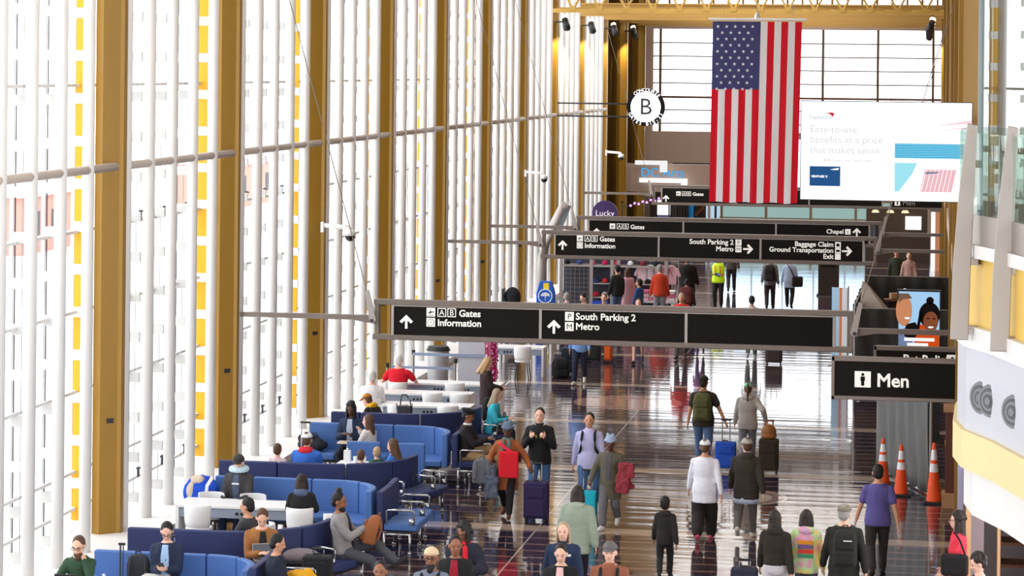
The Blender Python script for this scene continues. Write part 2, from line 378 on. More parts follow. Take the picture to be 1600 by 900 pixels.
def gates(dx, dz=0, info=True):
    m = [('arrow', -9.70+dx, 2.96+dz, .26, 'up'), ('sq', -9.31+dx, 3.07+dz, .165, 'plane', 'solid'),
         ('sq', -9.10+dx, 3.07+dz, .165, 'A', 'line'), ('sq', -8.91+dx, 3.07+dz, .165, 'B', 'line'), ('text', 'Gates', -8.69+dx, 3.085+dz, LS, 'LEFT')]
    if info: m += [('sq', -9.31+dx, 2.88+dz, .165, 'q', 'solid'), ('text', 'Information', -9.10+dx, 2.90+dz, LS, 'LEFT')]
    return m
gantry(46.9, 'wide black overhead sign with three panels and white arrows, nearest of the hanging direction signs',
       gates(0) + [('arrow', -6.88, 2.94, .26, 'up'), ('sq', -6.67, 3.06, .165, 'P', 'solid'), ('sq', -6.67, 2.87, .165, 'M', 'solid'),
                   ('text', 'South Parking 2', -6.47, 3.085, LS, 'LEFT'), ('text', 'Metro', -6.47, 2.90, LS, 'LEFT')])
gantry(67.9, 'black overhead sign pointing to Baggage Claim and Metro, second from the camera',
       gates(-.05, .02) + [('text', 'South Parking 2', -5.12, 3.09, LS*1.05, 'RIGHT'), ('text', 'Metro', -5.12, 2.91, LS*1.05, 'RIGHT'), ('sq', -5.07, 3.07, .16, 'P', 'solid'), ('sq', -5.07, 2.89, .16, 'M', 'solid'), ('arrow', -4.73, 2.98, .27, 'right'),
                           ('text', 'Baggage Claim', -2.46, 3.09, LS, 'RIGHT'), ('text', 'Ground Transportation', -2.46, 2.93, LS, 'RIGHT'), ('text', 'Exit', -2.46, 2.77, LS, 'RIGHT'),
                           ('sq', -2.42, 3.07, .15, 'bag', 'solid'), ('sq', -2.42, 2.91, .15, 'bus', 'solid'), ('sq', -2.42, 2.75, .15, '', 'solid'), ('arrow', -2.1, 2.98, .27, 'right')])
gantry(74.8, 'black overhead sign ending in the word Chapel, third from the camera',
       gates(-.02, -.07, False) + [('text', 'Chapel', -2.42, 3.0, LS, 'RIGHT'), ('sq', -2.38, 2.98, .16, 't', 'solid'), ('arrow', -2.04, 3.05, .25, 'up')])
gantry(95.7, 'farthest black overhead gate sign, partly behind the hanging flag', gates(-.1, -.1, False))
def wall_sign(name, label, Y, x0, x1, z0, z1, rz=0, back=0):
    t = thing(name, label, 'sign', (0, Y, 0), rz)
    MB().bb(x0, x1, -.09, .09, z1-.07, z1).bb(x0, x1, -.09, .09, z0, z0+.06).bb(x0, x0+.05, -.09, .09, z0, z1).obj('frame', ALU, t, bevel=.008)
    MB().bb(x0+.04, x1-.02, -.07, .07, z0+.06, z1-.07).obj('panel', SIGNB, t)
    if back: MB().bb(.5, .62, min(.05, back), max(.05, back), z0+.2, z0+.3).obj('support_arm', ALU, t)
    return t
t = wall_sign('restroom_sign', 'large black sign reading Men above the cones', 40, -1.46, .9, 2.64, 3.31)
squares(t, [(-1.10, 2.84, .25, 'man', 'solid')]); text('Men', t, (-.76, -.076, 2.86), .29, SIGNW, bold=.007)
t = wall_sign('pet_relief_sign', 'brown framed sign reading Pet Relief behind the large Men sign', 41.6, -.84, .9, 2.66, 3.32, back=4.95)
text('Pet Relief', t, (-.37, -.076, 3.06), .19, SIGNW, bold=.005); squares(t, [(.33, 3.03, .18, 'bag', 'solid')])
t = wall_sign('restroom_sign', 'small tilted black sign reading Men under the big screen', 94.4, -1.35, .62, 2.7, 3.12, back=.9)
squares(t, [(-1.2, 2.82, .2, 'man', 'solid')]); text('Men', t, (-.92, -.076, 2.83), .27, ALUL, bold=0)

# ------------------------------------------------------------------ flag
def flag():
    t = thing('flag', 'huge flag with stars and red stripes hanging vertically from the roof truss', 'flag', (-5.10, 60.3, 4.62))
    wd, ht = 2.12, 4.31; nx, nz = 13*4, 40
    def yy(u, v): return .035*math.sin(u*34+v*1.5)*(1.15-v)+.02*math.sin(u*61-v*4)*(1-v)+.04*math.sin(u*9+1)*(1-v*.6)
    def pt(u, v): return (u*wd*(1-.012*(1-v))-.05*(1-v), .7*yy(u, v), v*ht+.014*math.sin(u*20)*(1-v)**6)
    vs = [pt(i/nx, j/nz) for j in range(nz+1) for i in range(nx+1)]; fs = []; mi = []
    for j in range(nz):
        for i in range(nx):
            a = j*(nx+1)+i; fs.append((a, a+1, a+nx+2, a+nx+1))
            mi.append(2 if (i < 28 and j >= 24.6) else (0 if (i//4) % 2 == 0 else 1))
    m = MB(); m.v = vs; m.f = fs; m.mi = mi
    def sheer(nm, c):
        q = mat(nm, c, .9); N, L = nodes(q); tr = N.new('ShaderNodeBsdfTranslucent'); tr.inputs[0].default_value = (*c, 1)
        mx = N.new('ShaderNodeMixShader'); mx.inputs[0].default_value = .45; L.new(N['Principled BSDF'].outputs[0], mx.inputs[1]); L.new(tr.outputs[0], mx.inputs[2]); L.new(mx.outputs[0], N['Material Output'].inputs[0]); return q
    o = m.obj('cloth', [sheer('flag_red', srgb(222, 28, 46)), sheer('flag_white', (.88, .87, .9)), sheer('flag_blue', srgb(74, 76, 124))], t, smooth=True)
    st = MB()
    for r in range(11):
        n = 5 if r % 2 == 0 else 4
        for k in range(n):
            u = (.06+.0975*k + (.049 if n == 4 else 0))*1.0; v = .972-.0345*r
            c = pt(u, v); pts = []
            for q in range(10):
                rr = .045 if q % 2 == 0 else .019; a = PI/2+q*PI/5; pts.append((c[0]+rr*math.cos(a), c[2]+rr*math.sin(a)))
            st.prismy(pts, c[1]-.035, c[1]-.025)
    st.obj('star_pattern', fabric(235, 235, 240), t)
    MB().cyl((-.1, 0, ht+.05), (wd+.1, 0, ht+.05), .032).obj('hanging_bar', mat('pole_white', (.8, .8, .8), .4), t)
    for x in (.25, 1.05, 1.9): MB().cyl((x, 0, ht+.05), (x, 0, 12.92-4.62), .006, n=6).obj('hanger', STEEL, t)
    MB().cyl((1.05, .08, ht+.08), (1.05, .08, ht+.22), .08, .04).obj('motor', mat('pole_white', (.8, .8, .8), .4), t)
flag()

# ------------------------------------------------------------------ round concourse sign
EMW = mat('lit_white', (1, 1, 1), .5, emit=1.3)
t = thing('round_sign', 'round lit concourse sign with a large letter B', 'sign', (-9.80, 88.4, 6.43))
MB().cyl((0, -.06, 0), (0, .1, 0), .67, n=48).obj('disc', SIGNB, t)
MB().cyl((0, -.08, 0), (0, -.06, 0), .53, n=48).obj('light_face', EMW, t)
text('B', t, (0, -.09, -.26), .82, mat('letter_dark', (.03, .03, .03), .5), 'CENTER', ext=.006)
for s, a0, a1, flip in (('CONCOURSE', 128, 42, 1), ('GATES B10-22', 205, 335, -1)):
    for i, ch in enumerate(s):
        if ch == ' ': continue
        a = R(a0+(a1-a0)*i/(len(s)-1)); rr = .545 if flip > 0 else .655
        ry = PI/2-a if flip > 0 else -PI/2-a
        o = text(ch, t, (rr*math.cos(a), -.085, rr*math.sin(a)), .17, EMW, 'CENTER', bold=0)
        o.rotation_euler = Matrix.Rotation(ry, 3, 'Y').to_euler(); o.rotation_euler = (Matrix.Rotation(ry, 3, 'Y') @ Matrix.Rotation(R(90), 3, 'X')).to_euler()
MB().cyl((-3.2, .15, .1), (0, .15, .1), .03, n=8).cyl((-3.2, .15, -.35), (0, .15, -.35), .03, n=8).obj('mount_arm', DARKM, t)

# ------------------------------------------------------------------ advertising screen and poster
def emat(name, c, e):
    m = mat(name, c, 1.0, emit=e); m.node_tree.nodes['Principled BSDF'].inputs['Specular IOR Level'].default_value = 0; m.node_tree.nodes['Principled BSDF'].inputs['Base Color'].default_value = (.01, .01, .01, 1); return m
t = thing('advertising_screen', 'big bright advertising screen with a beach picture and a blue bank card', 'screen', (-1.64, 33, 6.11))
MB().bb(0, 2.2, 0, .1, 0, 1.29).obj('casing', DARKM, t)
MB().bb(.01, 2.19, -.006, 0, .01, 1.28).obj('display', emat('screen_white', (1, 1, 1), 1.35), t)
def flat(name, pts, y, m): return MB().prismy(pts, y-.002, y).obj(name, m, t)
pm = MB(); yb = -.008
def pic(x0, x1, z0, z1, mi): pm.bb(x0, x1, yb-.002, yb, z0, z1, mi)
pic(1.215, 2.19, .78, 1.2, 5); pic(1.215, 2.19, .56, .75, 0); pic(1.215, 2.19, .50, .56, 1); yb = -.008
pm.prismy([(1.215, .13), (1.27, .13), (1.44, .36), (1.5, .5), (1.215, .5)], -.010, -.008, 2)
pm.prismy([(1.54, .13), (1.94, .13), (2.0, .42), (1.6, .42)], -.010, -.008, 3)
pm.prismy([(1.6, .36), (1.74, .37), (1.8, .39), (1.62, .39)], -.013, -.011, 4)
for i in range(9): pm.bb(1.215, 2.19, -.0105, -.0095, .565+.021*i, .568+.021*i, 1)
for i in range(7): pm.prismy([(1.55+.055*i, .13), (1.558+.055*i, .13), (1.628+.055*i*.97, .42), (1.62+.055*i*.97, .42)], -.0125, -.0105, 1)
pm.prismy([(1.72, .98), (2.19, 1.02), (2.19, 1.06)], -.0105, -.0085, 6); pm.prismy([(1.78, .93), (2.19, .95), (2.19, .97)], -.0105, -.0085, 6)
pm.obj('beach_picture', [emat('sea', (.0, .42, .70), .95), emat('foam', (.9, .97, 1), 1.2), emat('shallows', (.35, .78, .9), 1.0), emat('deck_pink', (.86, .5, .55), 1.0), emat('lounger', (.25, .3, .45), .7), emat('pale_sky', (.86, .93, 1.0), 1.15), emat('pink_stripe', (1, .65, .7), 1.0)], t)
flat('logo', [(.30, 1.125), (.40, 1.14), (.44, 1.128), (.425, 1.10), (.405, 1.07), (.40, 1.1), (.37, 1.12)], -.007, emat('logo_red', (.8, .03, .06), .7))
text('CapitalOne', t, (.115, -.008, 1.055), .062, emat('logo_blue', (.05, .25, .45), .6), bold=0, ext=.001)
GT = emat('faint_grey', (.72, .74, .76), .85)
for i, s in enumerate(('Easy-to-use', 'benefits at a price', 'that makes sense')): text(s, t, (.125, -.008, .88-.135*i), .13, GT, ext=.001)
text('$300 Capital One Travel credit', t, (.3, -.008, .505), .048, emat('mid_grey', (.35, .37, .4), .6), ext=.001)
MB().bb(.125, .52, -.010, -.006, .185, .44).obj('card_picture', emat('card_blue', (.015, .11, .33), .75), t, bevel=.002)
text('VENTURE X', t, (.145, -.012, .295), .04, EMW, ext=.001)
MB().prismy([(.39, .40), (.5, .42), (.49, .395)], -.013, -.010).obj('logo', EMW, t)
MB().bb(1.75, 1.85, .1, 3.4, .5, .6).bb(1.98, 2.1, .1, 6.6, .9, 1.0).obj('wall_bracket', DARKM, t)

t = thing('poster_display', 'upright lit poster of two smiling women in orange by the dark fence', 'poster', (-.58, 54, 0))
MB().bb(-.03, .88, 0, .12, 0, 3.18).obj('casing', DARKM, t)
pm = MB(); y = -.004
pm.bb(.0, .85, -.004, 0, 1.2, 3.14, 0)
def blob(cx, cz, rx, rz, yb, mi): pm.prismy([(cx+rx*math.cos(a*PI/12), cz+rz*math.sin(a*PI/12)) for a in range(24)], yb-.003, yb, mi)
pm.prismy([(.33, 1.2), (.33, 2.2), (.45, 2.45), (.75, 2.45), (.85, 2.2), (.85, 1.2)], -.008, -.005, 1)
pm.prismy([(.0, 1.2), (.0, 2.3), (.18, 2.4), (.3, 2.2), (.28, 1.9), (.1, 1.5), (.1, 1.2)], -.008, -.005, 5)
pm.prismy([(.0, 1.2), (.0, 1.55), (.2, 1.9), (.33, 2.02), (.35, 1.9), (.22, 1.6), (.1, 1.2)], -.0105, -.008, 3)
pm.prismy([(.1, 1.25), (.25, 1.9), (.38, 1.9), (.34, 1.25)], -.0105, -.008, 7)
blob(.64, 2.66, .22, .27, -.009, 2); blob(.65, 2.96, .08, .08, -.009, 2); pm.prismy([(.42, 2.65), (.36, 2.3), (.42, 2.28), (.5, 2.75)], -.012, -.009, 2)
blob(.67, 2.52, .155, .21, -.012, 4); blob(.67, 2.40, .06, .02, -.0155, 7); blob(.61, 2.58, .035, .014, -.0155, 2); blob(.74, 2.58, .035, .014, -.0155, 2)
blob(.11, 2.74, .17, .33, -.008, 3); blob(.18, 2.58, .06, .022, -.012, 7); pm.prismy([(.0, 3.1), (.2, 3.1), (.28, 3.0), (.1, 2.98), (0, 2.9)], -.012, -.009, 6)
pm.prismy([(.15, 2.45), (.35, 2.5), (.45, 2.3), (.3, 2.12), (.12, 2.2)], -.011, -.008, 2)
pm.bb(.12, .75, -.017, -.014, 2.10, 2.17, 7); pm.bb(.18, .62, -.017, -.014, 1.96, 2.06, 7)
pm.obj('picture', [emat('poster_sky', srgb(168, 210, 245), .95), emat('poster_orange', srgb(226, 80, 20), .8), emat('poster_hair', srgb(30, 18, 16), .3), emat('poster_skin', srgb(222, 150, 105), .8), emat('poster_brown', srgb(150, 85, 55), .7), emat('poster_denim', srgb(120, 140, 180), .8), emat('poster_wood', srgb(150, 110, 90), .6), emat('poster_white', (1, 1, .97), .95)], t)

# ------------------------------------------------------------------ mezzanine corner on the right
CURV = [(1.2, 33), (.6, 30), (.36, 28), (.325, 26.7), (.40, 26.0), (.68, 25.2), (.93, 24.2), (1.3, 22.8), (1.9, 21.5)]
def off(o): return [(x-o*.75, y-o*.65) for x, y in CURV]
def layer(name, z0, z1, o, m):
    p = off(o); pts = [(6, 21.5-o), (6, 33)] + p
    return struct(MB().prism(pts, z0, z1).obj(name, m))
CREAM = mat('cream_beam', srgb(236, 214, 158), .5)
WPAN = mat('white_panel', srgb(196, 198, 208), .45)
layer('trim_3', 5.93, 6.06, .04, WHITEP); layer('trim_4', 5.24, 5.93, -.05, mat('mezzanine_ochre', srgb(226, 188, 92), .5))
layer('trim_5', 5.02, 5.24, .04, WHITEP); layer('wall_mezzanine', 4.18, 5.02, .0, WPAN); layer('trim_6', 3.80, 4.18, .06, CREAM)
layer('trim_7', 3.3, 3.80, -.10, WHITEP)
t = thing('balcony_railing', 'curved glass balcony railing with tall steel fins at the right edge', 'railing', (.4, 26, 6.06))
def gwall(o, z0, z1, th, m, name):
    p = [(x-.4, y-26) for x, y in off(o)[1:]]; q = [(x+th, y+th*.8) for x, y in p]
    mb = MB()
    for i in range(len(p)-1): mb.prism([p[i], p[i+1], q[i+1], q[i]], z0-6.06, z1-6.06)
    return mb.obj(name, m, t)
gwall(.0, 6.06, 6.36, .02, STEEL, 'kick_rail'); gwall(.0, 6.36, 7.18, .012, glass_mat('rail_glass', (.86, .93, .9), gloss=.1), 'glass_panel')
for fx, fy, k in ((.325, 25.72, 1.0), (.695, 24.75, 1.0)):
    x = fx-.4; y = fy-26; b = MB()
    b.prismy([(x-.09, -.95), (x+.09, -.95), (x+.105, -.3), (x+.13, .4), (x+.16, 1.2), (x+.06, 1.22), (x-.02, .5), (x-.07, -.2)], y-.025, y+.025)
    fo = b.obj('fin', STEEL, t, bevel=.008)
    bl = MB(); bls = []
    for bz, bx in ((-.85, .12), (-.16, .13), (.62, .1), (.70, .1), (1.05, .13), (1.13, .13)): MB().cyl((x+bx, y-.04, bz), (x+bx, y-.02, bz), .022).obj('bolt', STEEL, fo)
    MB().bb(x+.08, x+.17, y-.02, y+.12, -.89, -.81).obj('clamp', STEEL, fo); MB().bb(x+.09, x+.18, y-.02, y+.12, -.2, -.12).obj('clamp', STEEL, fo)
vn = thing('air_vent', 'row of round grey air vents in the white balcony face', 'vent', (.5, 25.6, 4.55))
for i, (x, y) in enumerate(((.545, 25.585), (.625, 25.36), (.83, 24.6))):
    d = Vector((-.75, -.65, 0)); c = Vector((x-.5, y-25.6, 0)); m = MB()
    for k in range(5):
        r0 = .17-.032*k; m.cyl(c-d*.02, c+d*(.012+.006*k), r0, r0*.93, 24, mi=k % 2)
    m.obj('nozzle', [mat('vent_grey', srgb(124, 127, 132), .5), mat('vent_dark', srgb(84, 86, 90), .5)], vn)
t = thing('glass_screen_wall', 'tall glass wall with steel frame behind the balcony railing', 'glass wall', (.56, 28.5, 6.06))
MB().prism([(0, 0), (.72, -2.9), (.76, -2.88), (.04, .02)], .0, 6.5).obj('glass', glass_mat('lounge_glass', (.7, .76, .72), gloss=.28), t)
MB().bb(-.02, .06, -.05, .08, 0, 6.5).obj('frame', mat('glass_frame', srgb(150, 160, 165), .35, .5), t)
struct(MB().bb(1.05, 4, 30, 30.2, 6.06, 13).bb(1.5, 4.2, 27.8, 28, 6.06, 13).obj('wall_lounge', mat('lounge_brown', srgb(150, 128, 96), .8, noise=.2, scale=1.2)))
# shop front under the mezzanine
struct(MB().bb(.48, .58, 36.6, 37.2, 0, 4.2).bb(.58, 3, 36.6, 37.2, 2.25, 4.2).bb(1.5, 3, 36.6, 37.2, 0, 2.25).obj('wall_shopfront', WHITEP))
struct(MB().bb(.46, .54, 36.5, 36.6, 0, 4.2).obj('trim_8', mat('lavender', srgb(150, 155, 190), .5)))
struct(MB().bb(.58, .65, 36.3, 36.62, 0, 2.2).bb(1.02, 1.06, 36.3, 36.62, 0, 2.2).obj('trim_9', mat('peach', srgb(222, 178, 130), .6)))
d = struct(MB().bb(.65, .84, 36.75, 36.8, 0, 2.2).obj('door_1', mat('door_lilac', srgb(205, 198, 214), .5)))
t = thing('wooden_shelving', 'brown wooden shelving in the shop at the right edge', 'shelf', (1.18, 37.6, 0))
WOOD = mat('brown_wood', srgb(112, 68, 44), .55, noise=.2, scale=6)
for i in range(6): MB().bb(-.08, 1.4, -.3, .2, .3+.32*i, .34+.32*i).obj('shelf', WOOD, t)
for x in (-.1, .5, 1.4): MB().bb(x-.02, x+.02, -.3, .2, 0, 2.1).obj('upright', WOOD, t)
struct(MB().bb(.5, 3, 38.6, 38.7, 0, 4.2).obj('wall_shop', mat('shop_back', srgb(120, 110, 112), .7)))
# ------------------------------------------------------------------ security cameras on the columns
def camera(x, y, z, label):
    t = thing('security_camera', label, 'camera', (x, y, z), 0, 'dome cameras on the columns')
    MB().bb(-.04, .02, -.06, .06, -.12, .1).obj('wall_plate', WHITEP, t)
    MB().tube([(0, 0, .03), (.45, 0, .0), (.56, 0, -.01), (.6, 0, -.06)], .05, 10).obj('arm', WHITEP, t, smooth=True)
    MB().cyl((.6, 0, -.05), (.6, 0, -.18), .1, .13, 16).obj('housing', WHITEP, t, smooth=True)
    MB().ell((.6, 0, -.19), (.11, .11, .12)).obj('dome', mat('dome_black', (.01, .01, .012), .1), t, smooth=True)
camera(-12.9, 53.3, 4.3, 'white dome camera on a bracket above the nearest overhead sign')
camera(-12.9, 81.2, 4.35, 'white dome camera on a column left of the flag')
camera(-12.9, 102, 4.35, 'white dome camera on the dark wall under the round sign')
def spot(x, y, z, label, dx=.2):
    t = thing('spotlight', label, 'lamp', (x, y, z), 0, 'spotlights along the roof edge')
    MB().cyl((0, 0, 0), (dx*.6, -.25, -.35), .11, .13, 14).obj('lamp_body', DARKM, t, smooth=True)
    MB().cyl((dx*.02, .01, .02), (-dx*.1, .06, .08), .1, .1, 14).obj('lamp_lens', emat('lamp_glow', (1, .97, .9), 6), t)
    l = bpy.data.lights.new('spot_light', 'SPOT'); l.energy = 260; l.spot_size = R(80); l.color = (1, .86, .62); l.shadow_soft_size = .12
    lo = bpy.data.objects.new('spot_light', l); COL.objects.link(lo); lo.parent = t; lo.location = (dx*.9, -.55, -.5); lo.rotation_euler = (R(38), 0, R(18 if dx > 0 else -18))
    MB().cyl((0, 0, -.1), (-.35 if dx > 0 else .0, .1, -.1 if dx > 0 else .32), .03, n=6).obj('bracket', DARKM, t)
for i, y in enumerate((88.35, 95.3, 102.3, 109.25)): spot(-12.7, y, 9.5, 'dark cylindrical spotlight, %s along the left roof edge' % ordn[i])
for i, y in enumerate((88.0, 95.2, 102.1, 109.1)): spot(.1, y, 9.5, 'bright spotlight in the upper right corner, %s along' % ordn[i], -.2)
# ------------------------------------------------------------------ curved lounge benches
def arc(cx, cy, r, a0, a1, n): return [(cx+r*math.cos(R(a0+(a1-a0)*i/n)), cy+r*math.sin(R(a0+(a1-a0)*i/n))) for i in range(n+1)]
def normals(p, side):
    out = []
    for i in range(len(p)):
        a = Vector(p[max(i-1, 0)]); b = Vector(p[min(i+1, len(p)-1)]); d = (b-a).normalized(); out.append(Vector((d.y, -d.x))*side)
    return out
def offs(p, side, d): return [tuple(Vector(q)+n*d) for q, n in zip(p, normals(p, side))]
def strip(mb, p, side, d0, d1, z0, z1, gap=.0):
    a = offs(p, side, d0); b = offs(p, side, d1)
    rs = []
    for (x0, y0), (x1, y1) in zip(a, b): rs.append([(x0, y0, z0), (x1, y1, z0), (x1, y1, z1), (x0, y0, z1)])
    if gap:
        def pull(r, q, g): 
            return [tuple(Vector(u)+(Vector(v)-Vector(u)).normalized()*g) for u, v in zip(r, q)]
        rs[0] = pull(rs[0], rs[1], gap); rs[-1] = pull(rs[-1], rs[-2], gap)
    mb.rings(rs)
def bench(label, segs, side, backm, seatm, arms=(), inner=None, back_h=.98, seat=True, loc=(0, 0)):
    """segs: list of plan point lists, one per upholstered panel; side=+1 puts the seat right of the path"""
    t = thing('lounge_bench', label, 'bench', (*loc, 0), 0, 'curved lounge benches by the windows')
    for i, p in enumerate(segs):
        m = MB(); strip(m, p, side, -.05, .06, .36, back_h, .008); m.obj('back_panel', backm, t, bevel=.025)
        for sd, mm in ((side, seatm), (-side, inner)):
            if mm is None or (sd == side and not seat): continue
            m = MB(); strip(m, p, sd, .07, .62, .36, .48, .006); m.obj('seat_cushion', mm, t, bevel=.03)
    fr = MB()
    for p in segs: strip(fr, p, side, .12, .5, .30, .355)
    fr.obj('under_frame', DARKM, t)
    for p in segs:
        o = offs(p, side, .5); i = offs(p, side, .08)
        for q0, q1 in ((o[0], i[0]), (o[-1], i[-1])):
            m = MB(); m.cyl((*q0, .03), (*q0, .33), .022, n=8); m.cyl((*q1, .03), (*q1, .33), .022, n=8); m.cyl((*q0, .31), (*q1, .31), .018, n=8)
            for q in (q0, q1): m.cyl((*q, 0), (*q, .035), .04, .03, 10)
            m.obj('leg', CHROME, t, smooth=True)
    for k, idx, sd in arms:
        p = segs[k]; a = Vector(offs(p, sd, .12)[idx]); b = Vector(offs(p, sd, .56)[idx])
        m = MB(); m.tube([(*a, .46), (*a, .68), (*(a+(b-a)*.06), .70), (*(b-(b-a)*.06), .70), (*b, .68), (*b, .47)], .018, 8)
        m.box(((b.x*.93+a.x*.07), (b.y*.93+a.y*.07), .52), (.07, .07, .09)); m.obj('armrest', CHROME, t, smooth=True)
    return t
names = {0: 'in the bottom row', 1: 'in the middle row', 2: 'in the back row'}
near_txt = ['long navy bench with a curved right end where a man in a grey blazer sits', 'long navy bench with two chrome armrests and an empty curved right end', 'farthest navy bench in front of the white work tables']
far_txt = ['light blue bench at the bottom edge where a man in a blazer sits', 'light blue curved bench where a man with a neck pillow sits', 'light blue curved bench where a man with dreadlocks sits']
end_txt = ['short navy end bench at the bottom edge of the view', 'short blue bench facing the walkway in front of an empty seat, with chrome armrests', 'short navy bench facing the walkway where a man in a black beret sits']
for k in range(3):
    y = 35.75+6.4*k; c = (-10.2, y+1.37); r = 1.37
    a = arc(*c, r, -90, 0, 15)
    segs = [[(-11.55, y), (-10.95, y)], [(-10.95, y), (-10.2, y)] + a[1:4], a[3:10], a[9:16]]
    if k == 1: segs[0][0] = (-12.0, y)
    bench(near_txt[k], segs, 1, NAVY, NAVY, arms=[(2, 5, 1), (3, 3, 1), (3, 6, 1)] if k else [(1, 0, 1), (2, 0, 1), (3, 1, 1)], inner=NAVY)
    y = 34.1+6.45*k; q = 0
    if k == 0: y = 34.4; q = -.35
    a = arc(-9.5+q, y-.72, .72, 90, 0, 8)
    segs = [[(-11.6, y), (-10.95, y)], [(-10.95, y), (-9.95, y)], [(-9.95, y), (-9.5+q, y)] + a[1:4], a[3:9] + [(-8.78+q, y-1.0)]]
    bench(far_txt[k], segs, 1, BLUE, BLUE, back_h=.9 if k == 0 else .98)
    if k == 0: q = -.38; y -= .2
    segs = [[(-8.60+q, y-1.0), (-8.60+q, y-.2)], [(-8.60+q, y-.2), (-8.64+q, y+.45)]]
    bench(end_txt[k], segs, 1, NAVY, BLUE if k == 1 else NAVY, arms=[(0, 0, 1), (1, 0, 1), (1, 1, 1)])
bench('low blue bench behind a white table where a mother sits with two boys', [[(-10.35, 44.75), (-9.72, 44.8)], [(-9.45, 44.75), (-8.9, 44.8)]], 1, BLUE, BLUE)

# ------------------------------------------------------------------ tables and shell chairs
def outlets(t, xs, y, z):
    for x in xs:
        o = MB().bb(x-.14, x+.14, y-.012, y, z-.045, z+.045).obj('outlet_strip', GREYP, t)
        m = MB()
        for k in (-.08, 0, .08): m.cyl((x+k, y-.02, z), (x+k, y-.011, z), .028, n=12)
        m.obj('socket', BLACKP, o)
def worktable(label, x0, x1, y0, y1, z=.74, ox=()):
    t = thing('work_table', label, 'table', (0, 0, 0), 0, 'white work tables')
    MB().bb(x0, x1, y0, y1, z-.05, z).obj('table_top', TWHITE, t, bevel=.01)
    MB().bb(x0+.06, x1-.06, y0+.03, y0+.06, z-.2, z-.05).obj('apron', GREYP, t)
    for x in (x0+.03, x1-.03): MB().bb(x-.03, x+.03, y0+.01, y1-.01, 0, z-.05).obj('leg', TWHITE, t, bevel=.006)
    outlets(t, ox, y0+.03, z-.125)
    return t
def shell_chair(label, x, y, rz):
    t = thing('shell_chair', label, 'chair', (x, y, 0), rz, 'white shell chairs')
    m = MB(); n = 14                                      # faces +y; back at -y
    rs = []
    for z, rr in ((.44, .20), (.55, .225), (.70, .235), (.80, .235), (.82, .225)):
        ring = []
        for i in range(n+1):
            a = R(200+140*i/n); ring.append((rr*math.cos(a), rr*math.sin(a)*.95, z))
        rs.append(ring+[(p[0]*.93, p[1]*.9, p[2]) for p in reversed(ring)])
    m.rings(rs); m.obj('backrest', TWHITE, t, smooth=True)
    MB().prism([(.21*math.cos(2*PI*i/20), .21*math.sin(2*PI*i/20)) for i in range(20)], .42, .46).obj('seat', TWHITE, t, bevel=.01)
    for dx in (-.15, .15):
        for dy in (-.15, .15): MB().cyl((dx*.8, dy*.8, .42), (dx*1.15, dy*1.15, 0), .014, n=8).obj('leg', BLACKP, t)
    return t
worktable('white work table with sockets beside a woman in black', -11.85, -9.8, 39.1, 39.78, ox=(-10.75,))
worktable('white table in front of the two small boys', -10.3, -9.0, 43.55, 44.08)
worktable('long white work table right behind the farthest navy bench', -11.2, -9.3, 51.5, 52.1, ox=(-10.2,))
worktable('middle one of the three long white work tables', -11.6, -9.65, 53.4, 54.0, ox=(-10.8, -10.05))
worktable('long white work table where a man in a red shirt sits', -11.9, -9.3, 55.2, 55.8, ox=(-10.7, -10.1))
worktable('white table with a panel leg beside the pink column', -10.9, -9.48, 62.8, 63.4, ox=(-10.4, -10.0))
worktable('far white table partly hidden by the nearest overhead sign', -11.0, -9.7, 65.6, 66.2, ox=(-10.3,))
for lab, x, y, rz in (('white shell chair on the near side of the socket table', -11.35, 38.75, 0), ('white shell chair holding the woman in black at the table', -9.72, 38.85, R(5)),
                      ('white shell chair across the table, before the blue bag', -11.45, 39.72, PI), ('white shell chair across the table, before the man with a neck pillow', -10.75, 39.72, PI),
                      ('white shell chair facing left beside the socket table', -9.95, 37.3, R(90)), ('white shell chair right of the woman in black at the socket table', -9.18, 38.55, R(60)),
                      ('white shell chair under the table behind the navy bench', -10.75, 51.2, 0), ('white shell chair right of another under the table behind the navy bench', -9.7, 51.2, 0),
                      ('white shell chair at the middle work table', -10.4, 53.1, 0), ('white shell chair at the right end of the middle work table', -9.8, 53.1, 0), ('white shell chair at the table with the red-shirted man', -10.25, 54.9, 0),
                      ('white chair holding the man in a red shirt', -11.5, 54.75, 0), ('white chair holding the white-haired man', -11.45, 51.85, 0),
                      ('white chair tucked at the table by the pink column', -9.95, 62.45, 0)):
    shell_chair(lab, x, y, rz)

# ------------------------------------------------------------------ things between the tables and the first sign
t = thing('trash_bin', 'grey round trash bin with a dark lid beside the windows', 'bin', (-11.75, 60.6, 0))
MB().cyl((0, 0, 0), (0, 0, .86), .25, .27, 28).obj('body', mat('bin_grey', srgb(190, 190, 194), .4, .3), t, smooth=False)
MB().cyl((0, 0, .86), (0, 0, .96), .3, .25, 28).obj('lid', BLACKP, t)
def stanchion(lab, x, y, h=1.0):
    t = thing('barrier_post', lab, 'barrier post', (x, y, 0), 0, 'belt barrier posts')
    MB().cyl((0, 0, 0), (0, 0, .03), .18, .16, 20).obj('base', DARKM, t); MB().cyl((0, 0, .03), (0, 0, h), .03, n=12).obj('post', STEEL, t)
    MB().cyl((0, 0, h-.1), (0, 0, h), .045, n=12).obj('head', BLACKP, t); return t
stanchion('slim belt post left of the grey trash bin', -12.1, 59.3); stanchion('slim belt post right of the grey trash bin', -10.95, 58.6, .9); stanchion('slim belt post behind the man in the red shirt', -12.5, 58.2, .8)
tag(MB().bb(-12.1, -10.3, 59.2, 59.21, .88, .95).obj('barrier_belt', mat('belt_blue', srgb(150, 165, 195), .6)), 'upper pale blue barrier belt across the trash bin', 'belt')
